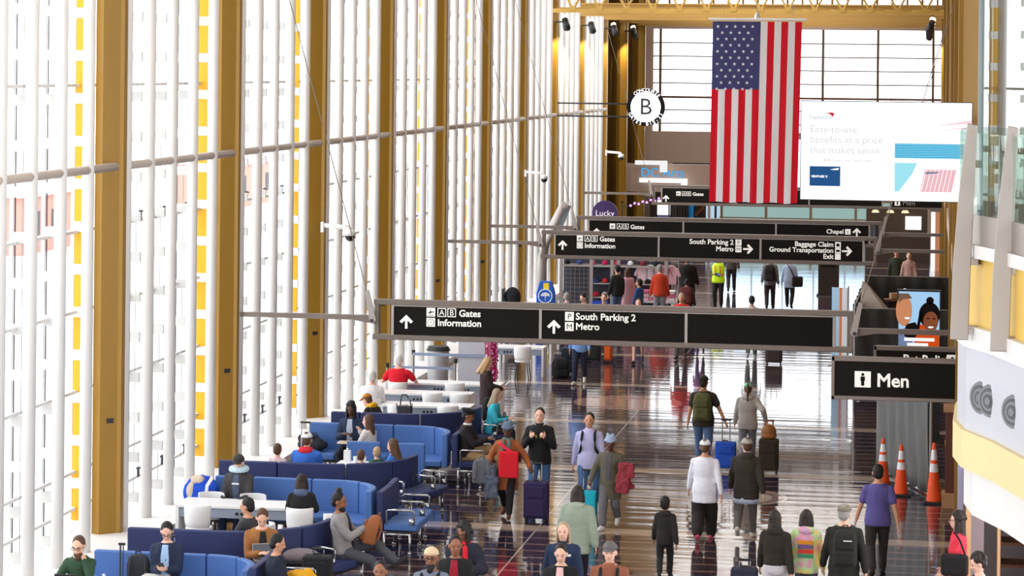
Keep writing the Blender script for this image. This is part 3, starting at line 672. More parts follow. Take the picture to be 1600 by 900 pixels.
tag(MB().bb(-12.45, -10.95, 58.4, 58.41, .66, .72).obj('barrier_belt', mat('belt_blue', srgb(150, 165, 195), .6)), 'lower pale blue barrier belt across the trash bin', 'belt')
t = thing('partition_panel', 'plain white standing panel left of the pink column', 'panel', (-10.7, 59.3, 0))
MB().bb(-.3, .34, -.05, .05, 0, 1.9).obj('board', WPAN, t); MB().bb(-.3, -.2, -.25, .25, 0, .04).bb(.24, .34, -.25, .25, 0, .04).obj('foot', STEEL, t)
t = thing('glitter_column', 'tall pink glittering tinsel column by the white panel', 'decoration', (-10.18, 59.2, 0))
m = MB(); rnd = random.Random(3)
for i in range(700):
    a = rnd.uniform(0, 2*PI); z = rnd.uniform(.04, 1.96); rr = rnd.uniform(.10, .15); s = .035
    m.box((rr*math.cos(a), rr*math.sin(a), z), (s, .006, s*1.3), rnd.uniform(0, PI), mi=i % 3, rx=rnd.uniform(-.8, .8))
o = m.obj('tinsel', [mat('tinsel_pink', srgb(232, 90, 160), .3, .3), mat('tinsel_deep', srgb(196, 40, 120), .3, .3), mat('tinsel_pale', srgb(250, 190, 220), .3, .3)], t); o['kind'] = 'stuff'
MB().cyl((0, 0, 0), (0, 0, 1.98), .1, n=14).obj('core', mat('tinsel_deep', srgb(196, 40, 120), .3, .3), t)
MB().cyl((-.02, -.16, 0), (-.02, -.16, 1.98), .012, n=8).obj('pole', STEEL, t)

# ------------------------------------------------------------------ traffic cones and building-site fence
def cone(lab, x, y, h):
    t = thing('traffic_cone', lab, 'traffic cone', (x, y, 0), 0, 'orange traffic cones')
    OR = mat('cone_orange', srgb(240, 84, 30), .5); WH = mat('cone_white', (.85, .85, .88), .4)
    MB().box((0, 0, .02), (.36, .36, .04)).obj('base', BLACKP, t, bevel=.01)
    r = lambda z: .135-.105*z/h
    bands = [(.04, .52*h, OR), (.52*h, .66*h, WH), (.66*h, .72*h, OR), (.72*h, .89*h, WH), (.89*h, h, OR)]
    for a, b, m in bands: MB().cyl((0, 0, a), (0, 0, b), r(a), r(b), 24).obj('body' if m is OR else 'reflective_band', m, t)
    MB().cyl((0, 0, h), (0, 0, h+.01), r(h)*.8, .01, 16).obj('tip', OR, t)
cone('orange traffic cone half hidden behind the man in purple', -.78, 48.1, .87); cone('middle orange traffic cone in front of the grey tarp', -.43, 47.0, .92); cone('rightmost and tallest orange traffic cone', .16, 46.3, 1.08)
MESH = mat('black_mesh', srgb(42, 38, 34), .8, noise=.25, scale=14)
TARP = mat('grey_tarp', srgb(92, 92, 90), .55, noise=.22, scale=3, bump=.6)
def fence(lab, name, a, b, h, m, rail=True):
    t = thing(name, lab, 'fence', (*a, 0)); d = Vector(b)-Vector(a); L = d.length; ang = math.atan2(d.y, d.x); t.rotation_euler = (0, 0, ang)
    g = MB(); n = 26; nz = 10; vs = []; fs = []
    for j in range(nz+1):
        for i in range(n+1): vs.append((L*i/n, .025*math.sin(i*1.3+j*.35)+.012*math.sin(i*2.9), .05+(h-.05)*j/nz))
    for j in range(nz):
        for i in range(n): k = j*(n+1)+i; fs.append((k, k+1, k+n+2, k+n+1))
    g.add(vs, fs); o = g.obj('sheet', m, t, smooth=True); so = o.modifiers.new('s', 'SOLIDIFY'); so.thickness = .01
    for x in (0, L): MB().cyl((x, .04, 0), (x, .04, h+.04), .028, n=10).obj('post', STEEL, t)
    MB().cyl((0, .04, h), (L, .04, h), .02, n=8).obj('top_rail', STEEL, t)
    MB().cyl((0, .04, .05), (L, .04, .05), .025, n=8).obj('bottom_rail', mat('kick_white', (.8, .8, .8), .5), t)
fence('grey crinkled tarp fence behind the traffic cones', 'tarp_fence', (-.95, 49.9), (.06, 46.9), 2.2, TARP)
fence('black mesh fence panel behind the lit poster', 'mesh_fence', (-1.68, 60.5), (.6, 60.5), 2.15, MESH)
fence('rear black mesh fence panel of the enclosure', 'mesh_fence', (-1.6, 67), (.7, 67), 2.4, MESH)
fence('black mesh fence side running away from the first sign', 'mesh_fence', (-1.66, 66.7), (-1.72, 60.8), 2.2, MESH)
t = thing('printed_banner', 'tall pale blue banner with an orange stripe at the fence corner', 'banner', (-2.15, 67.3, 0), R(-20))
MB().bb(-.34, .1, -.02, .0, .1, 2.05).obj('cloth', mat('banner_blue', srgb(178, 214, 240), .7), t)
MB().bb(-.12, -.05, -.025, -.02, .1, 2.05).bb(-.05, .1, -.024, -.02, .1, 2.05, mi=1).obj('stripe', [mat('banner_orange', srgb(220, 130, 80), .7), mat('banner_white', (.8, .82, .86), .7)], t)
MB().cyl((.12, 0, 0), (.12, 0, 2.1), .02, n=8).obj('pole', STEEL, t); MB().cyl((-.1, 0, .02), (-.1, .0, .3), .02, n=8).box((-.1, 0, .015), (.5, .4, .03)).obj('base', STEEL, t)
t = thing('tarp_heap', 'pale tarp corner draped over the fence top', 'tarp', (-1.2, 62.2, 0))
MB().rings([[(-.4, -.3, 2.0), (.3, -.3, 1.85), (.35, .3, 1.9), (-.35, .3, 2.0)], [(-.35, -.2, 2.65), (-.2, -.2, 2.55), (-.2, .2, 2.55), (-.35, .2, 2.65)]]).obj('cloth', mat('tarp_beige', srgb(196, 184, 172), .8), t)
MB().cyl((-.3, 0, 0), (-.3, 0, 2.2), .03, n=8).obj('prop', STEEL, t)
t = thing('work_shelf', 'shelf with boxes and tools inside the fenced enclosure', 'shelf', (-.7, 63.6, 0))
MB().bb(-.35, .75, -.2, .2, 2.08, 2.12).obj('board', WOOD, t); MB().bb(-.3, -.25, -.2, .2, 0, 2.08).bb(.6, .65, -.2, .2, 0, 2.08).obj('leg', DARKM, t)
MB().box((.05, 0, 2.2), (.5, .2, .14), .3).obj('wood_block', mat('pale_wood', srgb(170, 132, 92), .6), t); MB().box((.5, 0, 2.22), (.26, .2, .2), .1).box((.1, 0, 2.32), (.2, .12, .05), .4, ry=-.4).obj('paper_box', TWHITE, t)
t = thing('wooden_boards', 'stack of reddish brown boards leaning by the right wall', 'boards', (.42, 45.9, 0))
MB().bb(-.06, .12, 0, .3, .25, 1.7).obj('board', mat('red_wood', srgb(96, 52, 40), .5, noise=.2), t); MB().bb(-.12, .3, -.1, .4, 0, .25).obj('box', mat('carton', srgb(176, 132, 92), .7), t); MB().bb(-.1, .25, -.05, .4, 1.7, 1.8).obj('box', mat('carton', srgb(176, 132, 92), .7), t)

# ------------------------------------------------------------------ merchandise stand with caps and shirts
t = thing('merchandise_stand', 'silver framed souvenir stand full of caps and pink shirts', 'stand', (-9.6, 78.4, 0))
for x in (-1.7, -.75, -.1, .1, 1.6): MB().bb(x-.05, x+.05, -.05, .05, 0, 2.3).obj('post', ALUL, t)
for z in (.35, 1.6): MB().bb(-1.7, 1.7, -.04, .5, z-.03, z+.03).obj('rail', ALUL, t)
for z in (.62, 1.05): MB().bb(-.72, 1.6, .0, .5, z-.02, z+.02).obj('shelf', ALUL, t)
MB().bb(-1.7, 1.7, .5, .55, .3, 2.3).obj('back_board', mat('stand_back', srgb(70, 72, 84), .7), t)
m = MB()
for i in range(8): m.bb(-1.6, -.8, -.02, -.01, .5+.14*i, .51+.14*i)
for i in range(6): m.bb(-1.55+.14*i, -1.54+.14*i, -.02, -.01, .45, 1.6)
m.obj('wire_grid', STEEL, t)
MB().bb(-.7, -.2, -.1, -.06, .40, .52).obj('blue_label', mat('label_blue', srgb(40, 80, 200), .6), t)
capcols = [(224, 50, 70), (236, 120, 170), (30, 30, 36), (240, 240, 240), (200, 30, 90), (60, 80, 130), (250, 160, 150), (130, 40, 50)]
cn = {0: 'red', 1: 'pink', 2: 'black', 3: 'white', 4: 'magenta', 5: 'blue', 6: 'salmon', 7: 'maroon'}
def capthing(x, y, z, ci, lab):
    c = thing('baseball_cap', lab, 'cap', (x, y, z), 0, 'caps on the souvenir stand')
    f = fabric(*capcols[ci])
    MB().ell((0, 0, .05), (.10, .11, .09)).obj('crown', f, c, smooth=True); MB().ell((0, -.13, .03), (.08, .09, .012)).obj('brim', f, c, smooth=True)
k = 0
for r, z in enumerate((.64, 1.07, 1.63)):
    for i in range(8):
        x = -9.6-.62+.27*i if r < 2 else -9.6-1.55+.4*i
        ci = (i*3+r*5+i//2) % 8
        row = ('bottom', 'middle', 'top')[r]
        capthing(x, 78.62, z, ci, '%s baseball cap on the %s shelf of the souvenir stand, %s in its row' % (cn[ci], row, ordn[i])); k += 1
t = thing('shirt_table', 'display table piled with pink and white shirts beside the souvenir stand', 'table', (-8.2, 78.0, 0))
MB().bb(-.6, .6, -.3, .4, .55, .62).obj('table_top', TWHITE, t); MB().bb(-.55, -.5, -.3, .4, 0, .55).bb(.5, .55, -.3, .4, 0, .55).obj('leg', ALUL, t)
scol = [(248, 190, 205), (250, 225, 230), (235, 120, 165), (245, 245, 248), (252, 205, 215)]; sn = ['pale pink', 'cream', 'deep pink', 'white', 'light pink']
for i in range(4):
    for j in range(3):
        ci = (i*2+j) % 5
        tag(MB().box((-8.6+.27*i, 77.95, .66+.11*j), (.25, .4, .1)).obj('folded_shirt', fabric(*scol[ci]), bevel=.02), '%s folded shirt in stack %s on the shirt table, %s from the bottom' % (sn[ci], ('one', 'two', 'three', 'four')[i], ordn[j]), 'shirt', 'folded shirts')
for i in range(5):
    ci = (i*2+1) % 5; x = -8.75+.22*i
    c = thing('hanging_shirt', '%s shirt hanging on the rail above the shirt table, %s from the left' % (sn[ci], ordn[i]), 'shirt', (x, 78.7, 1.05), 0, 'hanging shirts')
    MB().rings([[(-.16, -.04, 0), (.16, -.04, 0), (.16, .04, 0), (-.16, .04, 0)], [(-.18, -.05, .5), (.18, -.05, .5), (.18, .05, .5), (-.18, .05, .5)], [(-.06, -.03, .6), (.06, -.03, .6), (.06, .03, .6), (-.06, .03, .6)]]).obj('body', fabric(*scol[ci]), c, bevel=.02)
    for s in (-1, 1): MB().cyl((s*.15, 0, .5), (s*.26, 0, .25), .06, .05, 8).obj('sleeve', fabric(*scol[ci]), c)
    MB().tube([(0, 0, .58), (0, 0, .68), (.0, .05, .72)], .008, 6).obj('hanger', STEEL, c)
t = thing('clothes_rail', 'chrome clothes rail behind the shirt table', 'rail', (-8.3, 78.75, 0))
MB().cyl((-.65, 0, 1.77), (.65, 0, 1.77), .018, n=8).cyl((-.65, 0, 0), (-.65, 0, 1.77), .018, n=8).cyl((.65, 0, 0), (.65, 0, 1.77), .018, n=8).obj('frame', CHROME, t)
t = thing('advertising_board', 'blue and yellow standing board with a round umbrella emblem', 'board', (-10.97, 73, 0))
MB().prismy([(-.27, .1), (.27, .1), (.27, 1.2), (.17, 1.55), (-.17, 1.55), (-.27, 1.2)], -.1, .1).obj('board', mat('board_blue', srgb(24, 96, 206), .5), t, bevel=.02)
MB().prismy([(-.06, .3), (.12, .3), (.1, 1.5), (-.06, 1.5)], -.106, -.1).obj('yellow_band', mat('board_yellow', srgb(250, 224, 30), .5), t)
MB().cyl((0, -.112, 1.12), (0, -.106, 1.12), .2, n=28).obj('emblem', mat('board_blue', srgb(24, 96, 206), .5), t)
MB().tube([(.2*math.cos(a*PI/16), -.114, 1.12+.2*math.sin(a*PI/16)) for a in range(33)], .018, 6).prismy([(.14*math.cos(R(180-180*i/10)), 1.12+.11*math.sin(R(180-180*i/10))) for i in range(11)], -.118, -.11).cyl((0, -.115, 1.0), (0, -.115, 1.12), .012, n=6).obj('umbrella_emblem', mat('emblem_white', (.85, .87, .9), .5), t)
MB().box((0, 0, .05), (.5, .3, .1)).obj('base', BLACKP, t)
t = thing('bent_pole', 'thick bent silver pole leaning beside the windows above the souvenir stand', 'pole', (-11.75, 77.3, 0))
MB().tube([(0, 0, 0), (0, 0, 1.75), (.05, 0, 2.05), (.2, 0, 2.6), (.62, 0, 3.42), (.76, 0, 3.56)], .15, 16).obj('tube', ALUL, t, smooth=True)
MB().box((.66, -.05, 3.1), (.14, .1, .95), ry=R(22)).obj('lamp_head', mat('pole_shade', srgb(110, 118, 125), .4), t); MB().cyl((.62, -.02, 3.45), (.82, -.02, 3.52), .15, .12, 14).obj('top_cap', ALUL, t)
# ------------------------------------------------------------------ far shops
t = thing('shop_sign', 'purple round shop sign reading Lucky', 'sign', (-12.45, 98.2, 2.1))
MB().cyl((0, -.05, 0), (0, .05, 0), .5, n=36).obj('disc', mat('lucky_purple', srgb(52, 30, 84), .5), t); text('Lucky', t, (0, -.06, -.1), .32, emat('pink_white', (1, .85, .95), 1.0), 'CENTER', bold=0)
MB().cyl((0, .02, -2.1), (0, .02, -.45), .04, n=8).obj('post', DARKM, t)
for i in range(9):
    x = -11.6+.16*i
    tag(MB().ell((x, 99.5, 2.35+.035*i+.06*(i % 2)), (.05, .05, .05)).obj('light_bulb', emat('violet_glow', (.65, .3, 1), 2.0), smooth=True), 'small violet light bulb above the far shop, %s in the string' % ordn[i], 'light', 'violet string lights')
tag(MB().tube([(-11.9, 99.55, 2.3), (-10.9, 99.55, 2.5), (-10.1, 99.55, 2.7)], .015, 6).bb(-11.95, -11.9, 99.5, 99.6, 0, 2.4).bb(-10.1, -10.05, 99.5, 99.6, 0, 2.75).obj('light_string', DARKM), 'dark cable and posts carrying the violet bulbs', 'cable')
t = thing('fascia_panel', 'tan shop fascia with blue DC Arts letters', 'shop front', (-11.5, 111.8, 0))
MB().bb(-2.0, 2.0, 0, .3, 2.3, 3.55).obj('fascia', mat('fascia_tan', srgb(178, 154, 142), .6), t); MB().bb(-2.0, -1.9, 0, .3, 0, 2.3).bb(1.9, 2.0, 0, .3, 0, 2.3).obj('pillar', mat('fascia_tan', srgb(178, 154, 142), .6), t)
text('DC Arts', t, (-1.1, -.02, 2.98), .56, emat('arts_blue', (.05, .4, .85), 1.1), bold=0)
MB().bb(-1.3, .1, -.5, -.1, 3.52, 3.7).bb(-.2, .1, -.5, -.1, 3.2, 3.52).obj('upper_light', emat('light_white', (1, 1, 1), .9), t)
MB().bb(-1.1, 1.0, -.5, -.1, 2.74, 2.92).bb(.75, 1.0, -.5, -.1, 2.52, 2.74).obj('lower_light', emat('light_bright', (1, 1, 1), 1.3), t)
t = thing('gate_sign', 'distant dark sign with amber letters reading Gates A', 'sign', (-10.5, 113.5, 0))
MB().bb(-.85, 1.2, 0, .2, 2.8, 3.55).obj('panel', SIGNB, t); text('Gates A - A', t, (-.8, -.01, 3.1), .36, emat('amber', (1, .72, .3), 1.0), bold=0)
MB().bb(-.8, -.7, .05, .15, 0, 2.8).bb(1.05, 1.15, .05, .15, 0, 2.8).obj('post', DARKM, t)
t = thing('shop_interior', 'dark far shop with shelves behind the gate sign', 'shop front', (-11, 118.6, 0))
MB().bb(-1.9, 1.2, 0, .4, 0, 2.6).obj('back_wall', mat('shop_dark', srgb(48, 36, 30), .7), t)
MB().bb(-1.55, -.95, -.1, 0, .9, 1.6).obj('lit_sign', emat('shop_white', (1, .98, .95), 1.3), t); MB().bb(-1.55, -.95, -.1, 0, .6, .88).obj('blue_strip', mat('strip_blue', srgb(120, 140, 200), .6), t)
for i in range(6): MB().bb(-.85+.13*i, -.77+.13*i, -.12, 0, .3, 1.45).obj('rack', mat('rack_brown', srgb(70, 60, 52), .6), t)
MB().cyl((.05, -.2, .2), (.05, -.2, 1.4), .13, n=14).obj('blue_column', mat('drink_blue', srgb(40, 150, 225), .5), t)
for i in range(4): MB().box((.3+.1*i, -.1, .95+.1*i), (.12, .1, .18)).obj('poster_piece', mat('brown_piece', srgb(130, 66, 40), .6), t)
MB().bb(.75, 1.5, -.15, -.05, .3, 1.5).obj('pale_screen', emat('pale_blue_lit', srgb(190, 220, 240), .9), t)
tea = mat('teal_glass', srgb(165, 205, 200), .15); t = thing('glass_partition', 'long pale teal glass partition at the far end under the flag', 'partition', (-9.4, 117, 0))
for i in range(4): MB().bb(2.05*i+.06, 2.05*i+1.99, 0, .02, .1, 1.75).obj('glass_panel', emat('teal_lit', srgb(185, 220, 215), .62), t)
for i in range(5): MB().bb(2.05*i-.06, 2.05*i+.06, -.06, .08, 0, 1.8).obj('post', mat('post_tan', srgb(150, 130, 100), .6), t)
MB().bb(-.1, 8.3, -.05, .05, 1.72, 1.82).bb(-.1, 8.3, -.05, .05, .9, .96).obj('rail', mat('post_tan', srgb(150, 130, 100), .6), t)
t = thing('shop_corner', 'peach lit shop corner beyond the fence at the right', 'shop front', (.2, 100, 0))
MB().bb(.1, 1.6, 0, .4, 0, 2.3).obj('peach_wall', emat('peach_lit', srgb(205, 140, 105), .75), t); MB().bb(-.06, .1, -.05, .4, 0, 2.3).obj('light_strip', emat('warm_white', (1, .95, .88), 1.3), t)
MB().bb(-.1, 1.6, -.05, .4, 2.3, 3.2).obj('fascia', mat('grey_fascia', srgb(120, 112, 116), .6), t)
t = thing('cafe_counter', 'dark far cafe counter with a lit white screen', 'counter', (-1.2, 104, 0))
MB().bb(-1.3, 1.3, 0, .6, 0, 1.05).obj('counter', mat('cafe_dark', srgb(58, 42, 34), .6), t); MB().bb(-1.3, 1.2, 1.5, 1.6, 0, 2.2).obj('back_wall', mat('cafe_brown', srgb(72, 56, 42), .7), t)
MB().bb(.3, .95, 1.4, 1.48, 1.25, 1.8).obj('screen', emat('cafe_white', (1, 1, 1), 1.3), t); MB().cyl((-.9, .3, 1.05), (-.9, .3, 1.5), .2, .12, 12).obj('urn', DARKM, t)
for i in range(3): MB().cyl((-.9+.6*i, .3, 2.1), (-.9+.6*i, .3, 2.0), .1, .16, 12).obj('pendant_lamp', emat('amber_lamp', (1, .8, .45), 1.5), t)
t = thing('dark_kiosk', 'dark brown kiosk column standing on the shiny floor past the second sign', 'kiosk', (-3.35, 88, 0))
MB().bb(-.35, .35, -.3, .3, .05, 1.9).obj('body', mat('kiosk_brown', srgb(46, 32, 24), .5), t, bevel=.02); MB().bb(-.4, .4, -.35, .35, 0, .06).obj('base', DARKM, t); MB().bb(-.25, .25, -.31, -.3, 1.0, 1.6).obj('screen', SIGNB, t)
for i, (x, y, c, lab) in enumerate(((-12.2, 74.2, (25, 26, 30), 'black stroller-like cart with bags beside the blue board'),)):
    t = thing('luggage_cart', lab, 'cart', (x, y, 0)); MB().bb(-.25, .3, -.2, .2, .2, .3).bb(-.25, -.2, -.2, .2, .2, 1.2).obj('frame', DARKM, t); MB().ell((.05, 0, .95), (.25, .2, .3)).obj('bag', fabric(*c), t, smooth=True); MB().ell((0, 0, .5), (.3, .22, .22)).obj('bag', fabric(225, 225, 228), t, smooth=True)
    for dx in (-.2, .25):
        for dy in (-.15, .15): MB().cyl((dx, dy-.02, .07), (dx, dy+.02, .07), .07, n=12).obj('wheel', BLACKP, t)
# ------------------------------------------------------------------ people
SKIN = {'light': srgb(232, 184, 160), 'tan': srgb(204, 150, 118), 'brown': srgb(146, 96, 70), 'dark': srgb(92, 60, 46)}
def skin(k): return mat('skin_'+k, SKIN[k], .55)
HAIRC = {'black': (20, 17, 17), 'dark': (42, 30, 25), 'brown': (88, 60, 42), 'blond': (186, 152, 108), 'grey': (150, 146, 142), 'white': (215, 212, 208), 'ashblond': (168, 148, 122)}
def hairm(k): return mat('hair_'+k, srgb(*HAIRC[k]), .6, noise=.3, scale=60)
_cl = bpy.data.textures.new('cloth_folds', 'CLOUDS'); _cl.noise_scale = .11
def soft(o, vox, it=5, fold=0.):
    r = o.modifiers.new('r', 'REMESH'); r.mode = 'VOXEL'; r.voxel_size = vox; r.use_smooth_shade = True
    s = o.modifiers.new('s', 'SMOOTH'); s.iterations = it; s.factor = .5
    if fold:
        d = o.modifiers.new('d', 'DISPLACE'); d.texture = _cl; d.strength = fold; d.mid_level = .5
    return o
def ik(a, tgt, l1, l2, pole):
    a = Vector(a); t = Vector(tgt); d = t-a; L = max(.05, min(d.length, (l1+l2)*.998)); u = d.normalized(); e = a+u*L
    x = (l1*l1-l2*l2+L*L)/(2*L); h = math.sqrt(max(0, l1*l1-x*x)); p = Vector(pole); p = p-u*p.dot(u)
    p = p.normalized() if p.length > 1e-4 else Vector((0, -1, 0))
    return a+u*x+p*h, e
def hand(m, w, d, n, side, s, curl=.35):
    d = d.normalized(); n = (n-d*n.dot(d)).normalized(); th = d.cross(n)*side
    k = w+d*.085*s
    for q in (-.028, -.009, .010, .028): m.cap(w+th*q*.6*s+d*.012*s, k+th*q*s, .0155*s, .0145*s, 8)
    for q, L in ((.029, .072), (.010, .080), (-.009, .074), (-.028, .058)):
        b = k+th*q*s; a1 = curl*.6; a2 = curl*1.5
        d1 = d*math.cos(a1)+n*math.sin(a1); d2 = d*math.cos(a2)+n*math.sin(a2); a3 = min(curl*2.3, 2.9); d3 = d*math.cos(a3)+n*math.sin(a3)
        p1 = b+d1*L*.45*s; p2 = p1+d2*L*.32*s; p3 = p2+d3*L*.25*s
        m.cap(b, p1, .0098*s, .0092*s, 7); m.cap(p1, p2, .0092*s, .0086*s, 7); m.cap(p2, p3, .0086*s, .0076*s, 7)
    b = w+d*.03*s+th*.03*s; q1 = b+(th*.75+d*.65+n*.25).normalized()*.042*s; q2 = q1+(th*.25+d*.8+n*.45).normalized()*.034*s
    m.cap(b, q1, .0135*s, .0115*s, 7); m.cap(q1, q2, .0112*s, .009*s, 7)
TOR = [(-.11, .160, .118), (-.03, .172, .125), (.08, .158, .118), (.20, .146, .108), (.33, .162, .120), (.43, .170, .112), (.50, .138, .092), (.545, .085, .072), (.57, .056, .058)]
PPL = []
def person(label, x, y, rz, H=1.72, pose='stand', sk='light', top=(60, 60, 70), bottom=(50, 55, 75), shoes=(40, 40, 42), hair=('short', 'dark'), hat=None, kind='jacket', sleeve='long',
           lean=0., head=(0, 0), R_=None, L_=None, RF=None, LF=None, pz=None, w=1.0, front=None, hood=False, hem=.13, face=True, extras=(), group=None, legw=1.0, seat=.48, curl=(.35, .35), nR=None, nL=None,
           shorts=False, near=True, topm=None, bottomm=None, belt=None, z0=0., poleR=None, poleL=None):
    s = H/1.75; t = thing('person', label, 'person', (x, y, z0), R(rz), group)
    V = Vector; B = MB(); T = MB(); TR = MB(); SH = MB()
    sit = pose == 'sit'
    P = V((0, 0, (seat+.095) if sit else .925*s))
    if pose == 'walk': P.z = .905*s
    if pz: P.z = pz
    rot = Matrix.Rotation(-R(lean), 3, 'X')
    def sp(t_, dx=0, dy=0): return P+rot@V((dx*s, dy*s, t_*s))
    # legs
    feet = {}
    if sit: RF = RF or (.11, .44, .085); LF = LF or (-.11, .42, .085)
    elif pose in ('walk', 'walkL'):
        k = 1 if pose == 'walk' else -1
        f, b = (.08*1, .27, .085), (.08, -.27, .17)
        RF = RF or (f if k > 0 else b); lf = b if k > 0 else f; LF = LF or (-lf[0], lf[1], lf[2])
    else: RF = RF or (.10, .02, .085); LF = LF or (-.10, -.02, .085)
    for sd, F_ in ((1, RF), (-1, LF)):
        hip = P+V((sd*.088*s*w, 0, 0)); tgt = V(F_)*1.0
        if not sit: tgt = V((F_[0]*s, F_[1]*s, F_[2]))
        kn, an = ik(hip, tgt, .435*s, .42*s, (sd*.12, 1, .35 if sit else .05))
        B.cap(hip, kn, .07*s*w, .052*s, 12); B.cap(kn, an, .05*s, .036*s, 12)
        kend = hip+(kn-hip)*1.0
        if shorts: TR.cap(hip, hip+(kn-hip)*.85, .098*s*w, .088*s, 12)
        else:
            TR.cap(hip, kn, .100*s*w, .079*s*legw, 12); TR.cap(kn, an+(an-kn).normalized()*-.02, .078*s*legw, .064*s*legw, 12)
        # foot
        fd = (an-kn).normalized(); lift = max(0., min(1., (tgt.z-.085)/.12)) if not sit else 0.
        td = V((sd*.12, 1, -.0-.75*lift)).normalized()
        if sit and tgt.z > .2: td = V((sd*.1, .8, .5)).normalized() if F_ is RF or True else td
        heel = an+V((0, 0, -.045))-td*.045*s; toe = heel+td*.21*s
        B.cap(an, heel+td*.05, .034*s, .03*s, 8); B.cap(heel, toe, .030*s, .028*s, 8)
        SH = MB()
        for dz in (0,): SH.cap(heel, toe, .042*s, .038*s, 10); SH.cap(an+V((0, 0, -.02)), heel+td*.09*s, .044*s, .04*s, 10)
        SH.cap(heel+V((sd*.012, 0, -.012)), toe+V((sd*.012, 0, -.010)), .032*s, .03*s, 8); SH.cap(heel+V((-sd*.012, 0, -.012)), toe+V((-sd*.012, 0, -.010)), .032*s, .03*s, 8)
        soft(SH.obj('shoe', fabric(*shoes), t), .014 if near else .02, 2)
    # torso
    def ring(tt, a, b, g=0., n=18): return [sp(tt, (a+g)*w*math.cos(2*PI*i/n), (b+g)*w*math.sin(2*PI*i/n)) for i in range(n)]
    B.rings([ring(*q) for q in TOR])
    g = {'jacket': .026, 'shirt': .014, 'coat': .032, 'puffer': .045, 'tee': .012}[kind]
    rs = []
    if not sit:
        for q in range(3): tt = -hem+(hem-.11)*q/3 if hem > .12 else -.11+.001*q; rs.append(ring(tt, .168+.03*min(1, max(0, hem-.2)), .125+.02*min(1, max(0, hem-.2)), g))
    if hem < .1 and not sit: rs = [ring(-hem, .166, .121, g)]
    rs += [ring(a, b, c, g) for a, b, c in TOR if a > (max(-.12, -hem+.01) if not sit else -.07) and a < .56]
    T.rings(rs) if kind in ('jacket', 'coat', 'puffer') else T.rings([ring(a, b+(.012 if a < .2 else 0), c+(.012 if a < .2 else 0), g) for a, b, c in ([(-hem, .168, .125)] if (not sit and hem > .12) else []) + [q for q in TOR if q[0] > -.12 and q[0] < .56]])
    TR.rings([ring(a, b, c, .012) for a, b, c in ((-.13, .12, .10), (-.08, .165, .12), (-.02, .172, .126), (.04, .158, .118), (.06, .14, .10))])
    # arms
    nk = sp(.56); hc = sp(.70 if H > 1.45 else .715, 0, .02)
    for sd, tg, nn, cu, po in ((1, R_, nR, curl[0], poleR), (-1, L_, nL, curl[1], poleL)):
        sh = sp(.455, sd*.162*w, -.005)
        if tg is None: tg = (sd*.27*w, .10 if pose != 'walk' else (-.12 if sd > 0 else .2), P.z/s-.10) if not sit else (sd*.13, .36, (P.z+.14)/s)
        el, wr = ik(sh, V(tg)*s, .295*s, .255*s, po or (sd*.55, -1, -.35))
        B.cap(sh, el, .050*s, .041*s, 12); B.cap(el, wr, .040*s, .027*s, 12)
        fd = (wr-el).normalized()
        n = V(nn) if nn else (V((-sd, 0, .1)) if abs(fd.z) > .6 else V((-sd*.4, 0, -.9)))
        hand(B, wr, fd, n, sd, s, cu)
        gg = .022 if kind in ('jacket', 'coat') else (.036 if kind == 'puffer' else .014)
        T.cap(sp(.44, sd*.10*w, 0), sh, (.066*s+gg), .052*s+gg, 12)
        if sleeve == 'long': T.cap(sh, el, .052*s+gg, .043*s+gg, 12); T.cap(el, el+(wr-el)*.94, .043*s+gg, .031*s+gg*.9, 12)
        else: T.cap(sh, sh+(el-sh)*.62, .058*s+gg, .056*s+gg, 12)
    # neck and head
    B.cap(sp(.50), hc-V((0, 0, .03)), .054*s, .05*s, 12)
    hr = rot @ Matrix.Rotation(R(head[0]), 3, 'Z') @ Matrix.Rotation(-R(head[1]), 3, 'X') if not lean else Matrix.Rotation(R(head[0]), 3, 'Z') @ Matrix.Rotation(-R(head[1]), 3, 'X')
    HS = 1.07 if H > 1.45 else 1.3
    def hp(a, b, c): return hc+hr@V((a*s*HS, b*s*HS, c*s*HS))
    def he(m, c, r, n=14, k=10): m.ell(hp(*c), tuple(q*s*HS for q in r), hr, n, k)
    he(B, (0, -.008, .025), (.076, .094, .100)); he(B, (0, .02, -.045), (.060, .070, .075)); he(B, (0, .045, -.085), (.034, .036, .03))
    B.cap(hp(0, .085, .012), hp(0, .106, -.022), .011*s, .017*s, 8)
    he(B, (0, .078, .022), (.05, .02, .014)); he(B, (.03, .07, -.02), (.02, .02, .02)); he(B, (-.03, .07, -.02), (.02, .02, .02)); he(B, (0, .083, -.055), (.024, .014, .012))
    for sd in (1, -1): he(B, (sd*.078, -.005, -.005), (.012, .022, .032))
    vb = .0105 if near else .015
    soft(B.obj('body', skin(sk), t), vb, 2)
    fold = .022 if kind != 'shirt' else .016
    tm = topm or fabric(*top); bmm = bottomm or fabric(*bottom)
    soft(T.obj({'jacket': 'jacket', 'shirt': 'shirt', 'coat': 'coat', 'puffer': 'puffer_jacket', 'tee': 'shirt'}[kind], tm, t), .016 if near else .024, 5, fold)
    soft(TR.obj('shorts' if shorts else 'trousers', bmm, t), .016 if near else .024, 4, .018)
    hs, hcn = hair; hm = hairm(hcn) if hcn else None
